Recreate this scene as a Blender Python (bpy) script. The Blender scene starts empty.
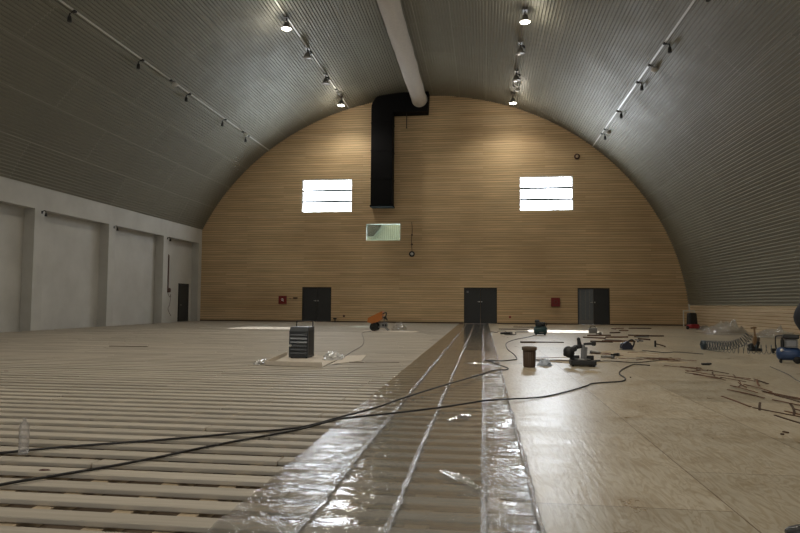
import bpy, bmesh, math, random
from mathutils import Vector, Matrix, noise
random.seed(7)
sc = bpy.context.scene
COL = sc.collection
PI = math.pi
V = Vector

# ------------------------------------------------------------------ materials
def _mat(name):
    m = bpy.data.materials.new(name); m.use_nodes = True
    nt = m.node_tree; b = nt.nodes['Principled BSDF']
    return m, nt, b

def plain(name, col, rough=0.5, metal=0.0, spec=0.5, emit=None, estr=0):
    m, nt, b = _mat(name)
    n = nt.nodes.new('ShaderNodeTexNoise'); n.inputs['Scale'].default_value = 9
    tc = nt.nodes.new('ShaderNodeTexCoord'); nt.links.new(tc.outputs['Object'], n.inputs['Vector'])
    mx = nt.nodes.new('ShaderNodeMixRGB'); mx.inputs[0].default_value = 0.5
    mx.inputs[1].default_value = (*[c*0.85 for c in col], 1); mx.inputs[2].default_value = (*[min(1, c*1.15) for c in col], 1)
    nt.links.new(n.outputs['Fac'], mx.inputs[0]); nt.links.new(mx.outputs[0], b.inputs['Base Color'])
    b.inputs['Roughness'].default_value = rough; b.inputs['Metallic'].default_value = metal
    b.inputs['Specular IOR Level'].default_value = spec
    if emit:
        b.inputs['Emission Color'].default_value = (*emit, 1); b.inputs['Emission Strength'].default_value = estr
    return m

def N(nt, t, **kw):
    n = nt.nodes.new(t)
    for k, v in kw.items():
        if k in n.inputs: n.inputs[k].default_value = v
        else: setattr(n, k, v)
    return n

def ramp(nt, stops):
    r = nt.nodes.new('ShaderNodeValToRGB'); e = r.color_ramp.elements
    while len(e) < len(stops): e.new(0.5)
    for i, (p, c) in enumerate(stops):
        e[i].position = p; e[i].color = (*c, 1)
    return r

def wood(name, c0, c1, scale=(1, 1, 1), rough=0.6, per_obj=0.0, bump=0.0, spec=0.3):
    """streaky wood; scale stretches the grain in object space"""
    m, nt, b = _mat(name); L = nt.links.new
    tc = N(nt, 'ShaderNodeTexCoord'); mp = N(nt, 'ShaderNodeMapping'); mp.inputs['Scale'].default_value = scale
    L(tc.outputs['Object'], mp.inputs['Vector'])
    n = N(nt, 'ShaderNodeTexNoise', Scale=1.0, Detail=5.0, Roughness=0.65); L(mp.outputs[0], n.inputs['Vector'])
    r = ramp(nt, [(0.3, c0), (0.7, c1)]); L(n.outputs['Fac'], r.inputs[0])
    out = r.outputs[0]
    if per_obj:
        oi = N(nt, 'ShaderNodeObjectInfo'); hs = N(nt, 'ShaderNodeHueSaturation')
        mr = N(nt, 'ShaderNodeMapRange'); mr.inputs['To Min'].default_value = 1-per_obj; mr.inputs['To Max'].default_value = 1+per_obj
        L(oi.outputs['Random'], mr.inputs[0]); L(mr.outputs[0], hs.inputs['Value']); L(out, hs.inputs['Color']); out = hs.outputs[0]
    L(out, b.inputs['Base Color']); b.inputs['Roughness'].default_value = rough; b.inputs['Specular IOR Level'].default_value = spec
    return m

def mat_planks(name, ca, cb, board_z, rough=0.6):
    """back wall boards: every board and length gets its own tone (brick texture on X/Z)"""
    m, nt, b = _mat(name); L = nt.links.new
    tc = N(nt, 'ShaderNodeTexCoord'); sx = N(nt, 'ShaderNodeSeparateXYZ'); cx = N(nt, 'ShaderNodeCombineXYZ')
    L(tc.outputs['Object'], sx.inputs[0]); L(sx.outputs['X'], cx.inputs['X']); L(sx.outputs['Z'], cx.inputs['Y'])
    br = N(nt, 'ShaderNodeTexBrick', offset=0.37, offset_frequency=2, squash=1.0)
    br.inputs['Scale'].default_value = 1.0; br.inputs['Brick Width'].default_value = 4.1; br.inputs['Row Height'].default_value = board_z
    br.inputs['Mortar Size'].default_value = 0.0; br.inputs['Color1'].default_value = (*ca, 1); br.inputs['Color2'].default_value = (*cb, 1)
    L(cx.outputs[0], br.inputs['Vector'])
    mp = N(nt, 'ShaderNodeMapping'); mp.inputs['Scale'].default_value = (0.5, 1, 22); L(tc.outputs['Object'], mp.inputs['Vector'])
    n = N(nt, 'ShaderNodeTexNoise', Scale=1.0, Detail=4.0); L(mp.outputs[0], n.inputs['Vector'])
    r = ramp(nt, [(0.25, (0.7, 0.7, 0.7)), (0.75, (1.15, 1.1, 1.02))]); L(n.outputs['Fac'], r.inputs[0])
    n2 = N(nt, 'ShaderNodeTexNoise', Scale=0.22, Detail=2.0); L(tc.outputs['Object'], n2.inputs['Vector'])
    r2 = ramp(nt, [(0.3, (0.85, 0.82, 0.8)), (0.7, (1.1, 1.1, 1.1))]); L(n2.outputs['Fac'], r2.inputs[0])
    mx = N(nt, 'ShaderNodeMixRGB', blend_type='MULTIPLY'); mx.inputs[0].default_value = 1
    L(br.outputs['Color'], mx.inputs[1]); L(r.outputs[0], mx.inputs[2])
    mx2 = N(nt, 'ShaderNodeMixRGB', blend_type='MULTIPLY'); mx2.inputs[0].default_value = 1
    L(mx.outputs[0], mx2.inputs[1]); L(r2.outputs[0], mx2.inputs[2])
    L(mx2.outputs[0], b.inputs['Base Color']); b.inputs['Roughness'].default_value = rough; b.inputs['Specular IOR Level'].default_value = 0.3
    return m

def mat_plywood():
    m, nt, b = _mat('plywood_deck'); L = nt.links.new
    tc = N(nt, 'ShaderNodeTexCoord'); sx = N(nt, 'ShaderNodeSeparateXYZ'); cx = N(nt, 'ShaderNodeCombineXYZ')
    ax = N(nt, 'ShaderNodeMath', operation='ADD'); ax.inputs[1].default_value = -0.33
    ay = N(nt, 'ShaderNodeMath', operation='ADD'); ay.inputs[1].default_value = -0.46+2.44*4
    L(tc.outputs['Object'], sx.inputs[0]); L(sx.outputs['X'], ax.inputs[0]); L(sx.outputs['Y'], ay.inputs[0])
    L(ay.outputs[0], cx.inputs['X']); L(ax.outputs[0], cx.inputs['Y'])
    def brick(m0, c1, c2, mc):
        br = N(nt, 'ShaderNodeTexBrick', offset=0.4, offset_frequency=2, squash=1.0)
        br.inputs['Scale'].default_value = 1.0; br.inputs['Brick Width'].default_value = 2.44; br.inputs['Row Height'].default_value = 1.25
        br.inputs['Mortar Size'].default_value = m0; br.inputs['Mortar Smooth'].default_value = 0.3
        br.inputs['Color1'].default_value = (*c1, 1); br.inputs['Color2'].default_value = (*c2, 1); br.inputs['Mortar'].default_value = (*mc, 1)
        L(cx.outputs[0], br.inputs['Vector']); return br
    br = brick(0.005, (0.80, 0.79, 0.76), (1.02, 1.0, 0.96), (0.30, 0.22, 0.14))
    # cathedral figure: stretched, distorted waves running along the sheet
    mp = N(nt, 'ShaderNodeMapping'); mp.inputs['Scale'].default_value = (5.0, 1.0, 1.0); L(tc.outputs['Object'], mp.inputs['Vector'])
    nz = N(nt, 'ShaderNodeTexNoise', Scale=1.1, Detail=3.0, Distortion=1.6); L(mp.outputs[0], nz.inputs['Vector'])
    wv = N(nt, 'ShaderNodeMath', operation='MULTIPLY'); wv.inputs[1].default_value = 42; L(nz.outputs['Fac'], wv.inputs[0])
    sn = N(nt, 'ShaderNodeMath', operation='SINE'); L(wv.outputs[0], sn.inputs[0])
    sm = N(nt, 'ShaderNodeMapRange'); sm.inputs['From Min'].default_value = -1; L(sn.outputs[0], sm.inputs[0])
    r1 = ramp(nt, [(0.0, (0.82, 0.76, 0.67)), (0.6, (1, 1, 1))]); L(sm.outputs[0], r1.inputs[0])
    fine = N(nt, 'ShaderNodeTexNoise', Scale=1.0, Detail=6.0); mp2 = N(nt, 'ShaderNodeMapping'); mp2.inputs['Scale'].default_value = (30, 3, 1)
    L(tc.outputs['Object'], mp2.inputs['Vector']); L(mp2.outputs[0], fine.inputs['Vector'])
    r2 = ramp(nt, [(0.3, (0.505, 0.445, 0.345)), (0.7, (0.60, 0.54, 0.44))]); L(fine.outputs['Fac'], r2.inputs[0])
    st = N(nt, 'ShaderNodeTexNoise', Scale=1.7, Detail=5.0, Roughness=0.7); L(tc.outputs['Object'], st.inputs['Vector'])
    r3 = ramp(nt, [(0.32, (0.80, 0.74, 0.66)), (0.5, (1, 1, 1))]); L(st.outputs['Fac'], r3.inputs[0])
    out = r2.outputs[0]
    for o in (r1.outputs[0], r3.outputs[0], br.outputs['Color']):
        mx = N(nt, 'ShaderNodeMixRGB', blend_type='MULTIPLY'); mx.inputs[0].default_value = 1
        L(out, mx.inputs[1]); L(o, mx.inputs[2]); out = mx.outputs[0]
    L(out, b.inputs['Base Color'])
    rr = ramp(nt, [(0.3, (0.26,)*3), (0.7, (0.40,)*3)]); L(st.outputs['Fac'], rr.inputs[0]); L(rr.outputs[0], b.inputs['Roughness'])
    bp = N(nt, 'ShaderNodeBump', Strength=0.25, Distance=0.01); L(fine.outputs['Fac'], bp.inputs['Height']); L(bp.outputs[0], b.inputs['Normal'])
    b.inputs['Specular IOR Level'].default_value = 0.6
    return m

def mat_vault():
    m, nt, b = _mat('ribbed_steel'); L = nt.links.new
    tc = N(nt, 'ShaderNodeTexCoord'); sx = N(nt, 'ShaderNodeSeparateXYZ'); cx = N(nt, 'ShaderNodeCombineXYZ')
    L(tc.outputs['UV'], sx.inputs[0]); L(sx.outputs['Y'], cx.inputs['X']); L(sx.outputs['X'], cx.inputs['Y'])
    br = N(nt, 'ShaderNodeTexBrick', offset=0.5, offset_frequency=2, squash=1.0)
    br.inputs['Scale'].default_value = 1.0; br.inputs['Brick Width'].default_value = 7.4; br.inputs['Row Height'].default_value = 1.8
    br.inputs['Mortar Size'].default_value = 0.022; br.inputs['Mortar Smooth'].default_value = 0.0
    br.inputs['Color1'].default_value = (0.24, 0.23, 0.185, 1); br.inputs['Color2'].default_value = (0.265, 0.255, 0.205, 1)
    br.inputs['Mortar'].default_value = (0.33, 0.315, 0.26, 1)
    L(cx.outputs[0], br.inputs['Vector']); L(br.outputs['Color'], b.inputs['Base Color'])
    n = N(nt, 'ShaderNodeTexNoise', Scale=0.8, Detail=3.0); L(tc.outputs['Object'], n.inputs['Vector'])
    rr = ramp(nt, [(0.3, (0.48,)*3), (0.7, (0.58,)*3)]); L(n.outputs['Fac'], rr.inputs[0]); L(rr.outputs[0], b.inputs['Roughness'])
    b.inputs['Metallic'].default_value = 0.15
    return m

def mat_plaster():
    m, nt, b = _mat('white_plaster'); L = nt.links.new
    tc = N(nt, 'ShaderNodeTexCoord')
    n = N(nt, 'ShaderNodeTexNoise', Scale=0.6, Detail=6.0, Roughness=0.6); L(tc.outputs['Object'], n.inputs['Vector'])
    r = ramp(nt, [(0.3, (0.50, 0.49, 0.455)), (0.7, (0.60, 0.59, 0.555))]); L(n.outputs['Fac'], r.inputs[0]); L(r.outputs[0], b.inputs['Base Color'])
    n2 = N(nt, 'ShaderNodeTexNoise', Scale=14.0, Detail=4.0); L(tc.outputs['Object'], n2.inputs['Vector'])
    bp = N(nt, 'ShaderNodeBump', Strength=0.2, Distance=0.01); L(n2.outputs['Fac'], bp.inputs['Height']); L(bp.outputs[0], b.inputs['Normal'])
    b.inputs['Roughness'].default_value = 0.85; b.inputs['Specular IOR Level'].default_value = 0.2
    return m

def mat_film(name, clear=0.55, milky=(0.75, 0.75, 0.72), rough=0.14, bstr=0.5, bscale=14.0, gloss=0.5):
    """clear polythene: mostly see-through, a little milky, glossy and crinkled"""
    m = bpy.data.materials.new(name); m.use_nodes = True; nt = m.node_tree; L = nt.links.new
    for n in list(nt.nodes): nt.nodes.remove(n)
    out = N(nt, 'ShaderNodeOutputMaterial')
    tr = N(nt, 'ShaderNodeBsdfTransparent'); tr.inputs[0].default_value = (0.97, 0.97, 0.96, 1)
    pb = N(nt, 'ShaderNodeBsdfPrincipled'); pb.inputs['Base Color'].default_value = (*milky, 1)
    pb.inputs['Roughness'].default_value = rough; pb.inputs['Specular IOR Level'].default_value = 0.8
    tc = N(nt, 'ShaderNodeTexCoord')
    n1 = N(nt, 'ShaderNodeTexNoise', Scale=bscale, Detail=5.0, Distortion=1.2); L(tc.outputs['Object'], n1.inputs['Vector'])
    bp = N(nt, 'ShaderNodeBump', Strength=bstr, Distance=0.02); L(n1.outputs['Fac'], bp.inputs['Height']); L(bp.outputs[0], pb.inputs['Normal'])
    gl = N(nt, 'ShaderNodeBsdfGlossy'); gl.inputs['Roughness'].default_value = rough; gl.inputs['Color'].default_value = (1, 1, 1, 1)
    L(bp.outputs[0], gl.inputs['Normal'])
    fr = N(nt, 'ShaderNodeFresnel'); fr.inputs['IOR'].default_value = 1.5; L(bp.outputs[0], fr.inputs['Normal'])
    mul = N(nt, 'ShaderNodeMath', operation='MULTIPLY'); mul.inputs[1].default_value = gloss; L(fr.outputs[0], mul.inputs[0])
    m1 = N(nt, 'ShaderNodeMixShader'); m1.inputs[0].default_value = 1-clear
    L(tr.outputs[0], m1.inputs[1]); L(pb.outputs[0], m1.inputs[2])
    m2 = N(nt, 'ShaderNodeMixShader'); L(mul.outputs[0], m2.inputs[0]); L(m1.outputs[0], m2.inputs[1]); L(gl.outputs[0], m2.inputs[2])
    L(m2.outputs[0], out.inputs[0])
    return m

def mat_pane(name, refl=0.06, tint=(1, 1, 1)):
    m = bpy.data.materials.new(name); m.use_nodes = True; nt = m.node_tree; L = nt.links.new
    for n in list(nt.nodes): nt.nodes.remove(n)
    out = N(nt, 'ShaderNodeOutputMaterial'); tr = N(nt, 'ShaderNodeBsdfTransparent'); tr.inputs[0].default_value = (*tint, 1)
    gl = N(nt, 'ShaderNodeBsdfGlossy'); gl.inputs['Roughness'].default_value = 0.05
    mx = N(nt, 'ShaderNodeMixShader'); mx.inputs[0].default_value = refl
    L(tr.outputs[0], mx.inputs[1]); L(gl.outputs[0], mx.inputs[2]); L(mx.outputs[0], out.inputs[0])
    return m

M = {}
M['vault'] = mat_vault()
M['plaster'] = mat_plaster()
M['planks'] = mat_planks('pine_boards', (0.80, 0.625, 0.40), (0.68, 0.51, 0.31), 0.16)
M['planks_side'] = wood('pine_boards_side', (0.54, 0.42, 0.27), (0.68, 0.55, 0.38), (6, 0.5, 6), 0.55)
M['groove'] = plain('dark_groove', (0.30, 0.19, 0.10), 0.8)
M['plywood'] = mat_plywood()
M['batten'] = wood('batten_pine', (0.40, 0.353, 0.285), (0.51, 0.46, 0.385), (0.7, 22, 8), 0.6, per_obj=0.10)
M['joist'] = wood('joist_pine', (0.46, 0.36, 0.24), (0.58, 0.47, 0.33), (20, 0.8, 8), 0.7, per_obj=0.1)
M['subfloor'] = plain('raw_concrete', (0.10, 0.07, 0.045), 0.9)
M['film'] = mat_film('clear_film', 0.52, (0.52, 0.50, 0.46), 0.09, 0.35, 8.0, 1.0)
M['film_crinkled'] = mat_film('crinkled_film', 0.70, (0.46, 0.44, 0.405), 0.06, 0.8, 10.0, 1.0)
M['tape'] = mat_film('silver_tape', 0.4, (0.72, 0.72, 0.72), 0.12, 1.0, 26.0, 3.0)
M['film_heap'] = mat_film('film_heap', 0.82, (0.55, 0.53, 0.51), 0.12, 0.8, 7.0, 0.8)
M['wrap'] = mat_film('wrap_film', 0.2, (0.74, 0.73, 0.71), 0.15, 0.8, 14.0, 0.8)
M['bag'] = mat_film('bag_film', 0.15, (0.68, 0.76, 0.88), 0.2, 0.8, 20.0, 0.5)
M['bottle'] = mat_film('bottle_plastic', 0.78, (0.72, 0.69, 0.70), 0.1, 0.5, 40.0, 0.8)
M['pane'] = mat_pane('window_pane')
M['pane_green'] = mat_pane('inner_pane', 0.06, (0.86, 0.97, 0.93))
M['white_frame'] = plain('white_frame', (0.72, 0.72, 0.70), 0.4)
M['mullion'] = plain('grey_mullion', (0.05, 0.055, 0.06), 0.5)
M['door'] = plain('charcoal_door', (0.030, 0.032, 0.034), 0.5)
M['door_frame'] = plain('charcoal_frame', (0.018, 0.018, 0.019), 0.55)
M['door_glass'] = plain('grey_door_panel', (0.16, 0.18, 0.20), 0.25)
M['steel'] = plain('brushed_steel', (0.62, 0.62, 0.60), 0.3, 0.9)
M['black'] = plain('black_plastic', (0.012, 0.012, 0.013), 0.45)
M['rubber'] = plain('black_rubber', (0.014, 0.014, 0.014), 0.8)
M['cable'] = plain('black_cable', (0.016, 0.014, 0.013), 0.5)
M['duct_black'] = plain('black_duct', (0.006, 0.006, 0.007), 0.8, spec=0.15)
M['duct_fabric'] = plain('pale_duct_fabric', (0.56, 0.52, 0.47), 0.8)
M['rail'] = plain('white_rail', (0.66, 0.65, 0.62), 0.35)
M['lamp_body'] = plain('lamp_body', (0.22, 0.21, 0.19), 0.4, 0.4)
M['lamp_dark'] = plain('lamp_dark', (0.02, 0.02, 0.019), 0.5)
M['lamp_lit'] = plain('lamp_lit', (1, 1, 1), 0.5, emit=(1.0, 0.93, 0.78), estr=14)
M['lamp_off'] = plain('lamp_glass', (0.42, 0.40, 0.37), 0.25)
M['sensor'] = plain('sensor_white', (0.62, 0.60, 0.55), 0.5)
M['red'] = plain('red_paint', (0.20, 0.012, 0.012), 0.45)
M['redplastic'] = plain('red_plastic', (0.28, 0.015, 0.02), 0.4)
M['white'] = plain('white_print', (0.75, 0.72, 0.70), 0.5)
M['brown'] = plain('brown_bin', (0.10, 0.068, 0.046), 0.6)
M['brown_dark'] = plain('dark_brown', (0.07, 0.035, 0.02), 0.6)
M['rust'] = plain('rust_pipe', (0.10, 0.048, 0.036), 0.6)
M['heater'] = plain('heater_grey', (0.045, 0.05, 0.056), 0.38, 0.3)
M['heater_light'] = plain('heater_slat', (0.12, 0.13, 0.14), 0.3, 0.5)
M['card'] = plain('cardboard', (0.62, 0.55, 0.46), 0.8)
M['orange'] = plain('orange_paint', (0.46, 0.145, 0.022), 0.5)
M['teal'] = plain('teal_tank', (0.016, 0.055, 0.06), 0.4)
M['blue'] = plain('blue_tank', (0.025, 0.06, 0.16), 0.35)
M['navy'] = plain('navy_housing', (0.010, 0.012, 0.032), 0.45)
M['grey'] = plain('grey_cast', (0.20, 0.20, 0.20), 0.4, 0.5)
M['hose'] = plain('blue_grey_hose', (0.045, 0.065, 0.085), 0.35)
M['brass'] = plain('tan_magazine', (0.20, 0.12, 0.055), 0.45)
M['strip'] = wood('red_wood', (0.09, 0.04, 0.022), (0.19, 0.095, 0.055), (9, 3, 9), 0.6, per_obj=0.25)
M['stripdark'] = wood('dark_wood', (0.05, 0.028, 0.018), (0.11, 0.06, 0.035), (9, 3, 9), 0.6, per_obj=0.2)
M['strippale'] = wood('pale_offcut', (0.42, 0.31, 0.19), (0.56, 0.44, 0.30), (9, 3, 9), 0.6, per_obj=0.2)
M['sawdust'] = plain('sawdust', (0.43, 0.345, 0.235), 0.95)
M['skin'] = plain('skin', (0.50, 0.29, 0.20), 0.5)
M['hair'] = plain('dark_hair', (0.02, 0.014, 0.01), 0.6)
M['jacket'] = plain('dark_jacket', (0.016, 0.018, 0.026), 0.75)
M['trousers'] = plain('dark_trousers', (0.02, 0.02, 0.024), 0.8)
M['eye'] = plain('eye', (0.6, 0.6, 0.58), 0.2)
M['corr_light'] = plain('pale_corrugated', (0.14, 0.165, 0.158), 0.5)
M['outdark'] = plain('dark_gable', (0.006, 0.008, 0.009), 0.6)

# ------------------------------------------------------------------ geometry builder
class MB:
    def __init__(s): s.v = []; s.f = []; s.sm = []
    def add(s, vs, fs, smooth=False, M4=None):
        o = len(s.v)
        s.v += [tuple(M4 @ V(p)) if M4 else tuple(p) for p in vs]
        for f in fs: s.f.append([i+o for i in f]); s.sm.append(smooth)
        return s
    def box(s, c, d, rz=0, rx=0, ry=0, taper=1.0):
        x, y, z = d[0]/2, d[1]/2, d[2]/2; t = taper
        vs = [(-x, -y, -z), (x, -y, -z), (x, y, -z), (-x, y, -z), (-x*t, -y*t, z), (x*t, -y*t, z), (x*t, y*t, z), (-x*t, y*t, z)]
        M4 = Matrix.Translation(c) @ Matrix.Rotation(rz, 4, 'Z') @ Matrix.Rotation(ry, 4, 'Y') @ Matrix.Rotation(rx, 4, 'X')
        return s.add(vs, [(0, 3, 2, 1), (4, 5, 6, 7), (0, 1, 5, 4), (1, 2, 6, 5), (2, 3, 7, 6), (3, 0, 4, 7)], M4=M4)
    def bb(s, a, b):
        return s.box([(a[i]+b[i])/2 for i in range(3)], [abs(b[i]-a[i]) for i in range(3)])
    def rbox(s, c, d, r=0.02, rz=0, rx=0, ry=0, seg=2, taper=1.0):
        bm = bmesh.new(); bmesh.ops.create_cube(bm, size=1)
        for v in bm.verts:
            v.co = V((v.co.x*d[0], v.co.y*d[1], v.co.z*d[2]))
            if v.co.z > 0: v.co.x *= taper; v.co.y *= taper
        bmesh.ops.bevel(bm, geom=bm.edges[:], offset=min(r, min(d)*0.45), segments=seg, affect='EDGES', profile=0.5)
        bm.verts.index_update()
        M4 = Matrix.Translation(c) @ Matrix.Rotation(rz, 4, 'Z') @ Matrix.Rotation(ry, 4, 'Y') @ Matrix.Rotation(rx, 4, 'X')
        s.add([v.co.copy() for v in bm.verts], [[v.index for v in f.verts] for f in bm.faces], M4=M4); bm.free(); return s
    def cyl(s, p0, p1, r0, r1=None, n=14, caps=True):
        r1 = r0 if r1 is None else r1
        p0, p1 = V(p0), V(p1); ax = (p1-p0).normalized()
        u = ax.orthogonal().normalized(); w = ax.cross(u)
        vs = []
        for p, r in ((p0, r0), (p1, r1)):
            for i in range(n):
                a = 2*PI*i/n; vs.append(p+u*(r*math.cos(a))+w*(r*math.sin(a)))
        s.add(vs, [(i, (i+1) % n, n+(i+1) % n, n+i) for i in range(n)], True)
        if caps: s.add(vs[:n], [list(range(n))[::-1]]); s.add(vs[n:], [list(range(n))])
        return s
    def lathe(s, prof, c=(0, 0, 0), n=20, axis='Z'):
        vs = []; m = len(prof)
        for i in range(n):
            a = 2*PI*i/n
            for r, z in prof:
                p = (r*math.cos(a), r*math.sin(a), z)
                if axis == 'X': p = (p[2], p[0], p[1])
                if axis == 'Y': p = (p[0], p[2], p[1])
                vs.append((p[0]+c[0], p[1]+c[1], p[2]+c[2]))
        fs = []
        for i in range(n):
            j = (i+1) % n
            for k in range(m-1): fs.append((i*m+k, j*m+k, j*m+k+1, i*m+k+1))
        return s.add(vs, fs, True)
    def tube(s, pts, r, n=8, caps=True, closed=False):
        pts = [V(p) for p in pts]; vs = []; k = len(pts)
        up = V((0, 0, 1)); prev = None
        for i, p in enumerate(pts):
            t = (pts[(i+1) % k]-pts[i-1]) if closed else (pts[min(i+1, k-1)]-pts[max(i-1, 0)])
            t = t.normalized() if t.length > 1e-9 else V((1, 0, 0))
            if prev is None: u = t.orthogonal().normalized()
            else:
                u = prev-t*prev.dot(t)
                u = u.normalized() if u.length > 1e-6 else t.orthogonal().normalized()
            prev = u; w = t.cross(u)
            rr = r[i] if isinstance(r, (list, tuple)) else r
            for j in range(n):
                a = 2*PI*j/n; vs.append(p+u*(rr*math.cos(a))+w*(rr*math.sin(a)))
        fs = []
        for i in range(k if closed else k-1):
            i2 = (i+1) % k
            for j in range(n): fs.append((i*n+j, i*n+(j+1) % n, i2*n+(j+1) % n, i2*n+j))
        s.add(vs, fs, True)
        if caps and not closed: s.add(vs[:n], [list(range(n))[::-1]]); s.add(vs[-n:], [list(range(n))])
        return s
    def torus(s, c, R, r, axis='Z', n=20, m=8):
        pts = []
        for i in range(n):
            a = 2*PI*i/n; q = (R*math.cos(a), R*math.sin(a), 0)
            if axis == 'Y': q = (q[0], 0, q[1])
            if axis == 'X': q = (0, q[0], q[1])
            pts.append((q[0]+c[0], q[1]+c[1], q[2]+c[2]))
        return s.tube(pts, r, m, closed=True)
    def prism(s, poly, a, b, axis='Y'):
        """poly in the plane across axis, extruded from a to b"""
        def P(p, t):
            return {'Y': (p[0], t, p[1]), 'X': (t, p[0], p[1]), 'Z': (p[0], p[1], t)}[axis]
        n = len(poly)
        vs = [P(p, a) for p in poly]+[P(p, b) for p in poly]
        fs = [(i, (i+1) % n, n+(i+1) % n, n+i) for i in range(n)]
        return s.add(vs, fs+[list(range(n))[::-1], list(range(n, 2*n))])
    def ball(s, c, r, sc3=(1, 1, 1), n=16, m=10):
        prof = [(math.sin(PI*k/m), -math.cos(PI*k/m)) for k in range(m+1)]
        vs = []; 
        for i in range(n):
            a = 2*PI*i/n
            for q, z in prof: vs.append((c[0]+r*sc3[0]*q*math.cos(a), c[1]+r*sc3[1]*q*math.sin(a), c[2]+r*sc3[2]*z))
        k = m+1
        return s.add(vs, [(i*k+j, ((i+1) % n)*k+j, ((i+1) % n)*k+j+1, i*k+j+1) for i in range(n) for j in range(m)], True)
    def build(s, name, mat, parent=None, loc=None, uv=None, fix=True):
        me = bpy.data.meshes.new(name); me.from_pydata(s.v, [], s.f)
        me.polygons.foreach_set('use_smooth', s.sm)
        if fix:
            bm = bmesh.new(); bm.from_mesh(me)
            bmesh.ops.recalc_face_normals(bm, faces=bm.faces[:]); bm.to_mesh(me); bm.free()
        me.materials.append(mat)
        o = bpy.data.objects.new(name, me); COL.objects.link(o)
        if parent: o.parent = parent
        if loc is not None: o.location = loc
        return o

def tag(o, label, cat, group=None, kind=None):
    o['label'] = label; o['category'] = cat
    if group: o['group'] = group
    if kind: o['kind'] = kind
    return o
def thing(name, loc, label, cat, group=None, rz=0):
    o = bpy.data.objects.new(name, None); COL.objects.link(o); o.location = loc; o.rotation_euler = (0, 0, rz)
    o.empty_display_size = 0.2
    return tag(o, label, cat, group)
def struct(o, label, cat):
    o['kind'] = 'structure'; o['label'] = label; o['category'] = cat; return o
def dup(root, loc, label, rz=None):
    r = root.copy(); COL.objects.link(r); r.location = loc; r['label'] = label
    if rz is not None: r.rotation_euler = (0, 0, rz)
    for ch in list(root.children):
        c = ch.copy(); COL.objects.link(c); c.parent = r
        for g in ch.children:
            d = g.copy(); COL.objects.link(d); d.parent = c
    return r
def smooth_path(pts, k=6):
    pts = [V(p) for p in pts]; out = []
    for i in range(len(pts)-1):
        p0 = pts[max(i-1, 0)]; p1 = pts[i]; p2 = pts[i+1]; p3 = pts[min(i+2, len(pts)-1)]
        for j in range(k):
            t = j/k
            out.append(0.5*((2*p1)+(p2-p0)*t+(2*p0-5*p1+4*p2-p3)*t*t+(3*p1-p0-3*p2+p3)*t**3))
    out.append(pts[-1]); return out

# ------------------------------------------------------------------ the hall
YB = 43.0          # gable wall
YF = -9.0          # hall end behind the camera
XL, XR = -19.75, 13.08
CX, EA_L, EA_R, EB = -4.0, 17.3, 17.1, 15.55
def arch_x(z):
    c = math.sqrt(max(0, 1-(z/EB)**2)); return CX-EA_L*c, CX+EA_R*c
def arch_z(x):
    a = EA_L if x < CX else EA_R
    return EB*math.sqrt(max(0, 1-((x-CX)/a)**2))

# ribbed vault
pts = []; n = 4000
t0 = PI-math.asin(6.42/EB); t1 = math.asin(1.30/EB)
for i in range(n+1):
    t = t0+(t1-t0)*i/n; a = EA_L if math.cos(t) < 0 else EA_R
    pts.append(V((CX+a*math.cos(t), 0, EB*math.sin(t))))
acc = [0]
for i in range(n): acc.append(acc[-1]+(pts[i+1]-pts[i]).length)
def at_s(s):
    import bisect
    i = min(max(bisect.bisect(acc, s)-1, 0), n-1); f = (s-acc[i])/(acc[i+1]-acc[i])
    p = pts[i].lerp(pts[i+1], f); t = (pts[i+1]-pts[i]).normalized()
    return p, V((-t.z, 0, t.x))*-1 if False else V((t.z, 0, -t.x))
PITCH, DEP = 0.15, 0.055
ss = []; s = 0.0
while s+PITCH < acc[-1]:
    ss += [(s, 0), (s+0.068, 0), (s+0.088, DEP), (s+0.130, DEP)]; s += PITCH
ss.append((acc[-1], 0))
me = bpy.data.meshes.new('ceiling'); vs = []; fs = []; us = []
for s_, d_ in ss:
    p, nn = at_s(s_); q = p+nn*d_
    vs += [(q.x, YF, q.z), (q.x, YB+0.1, q.z)]; us.append(s_)
for i in range(len(ss)-1): fs.append((2*i, 2*i+1, 2*i+3, 2*i+2))
me.from_pydata(vs, [], fs); uvl = me.uv_layers.new(name='UVMap')
for lp in me.loops:
    vi = lp.vertex_index; uvl.data[lp.index].uv = (us[vi//2], vs[vi][1]-YF)
me.materials.append(M['vault'])
ceil = bpy.data.objects.new('ceiling', me); COL.objects.link(ceil)
struct(ceil, 'grey ribbed steel barrel vault over the whole hall', 'ceiling')

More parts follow.
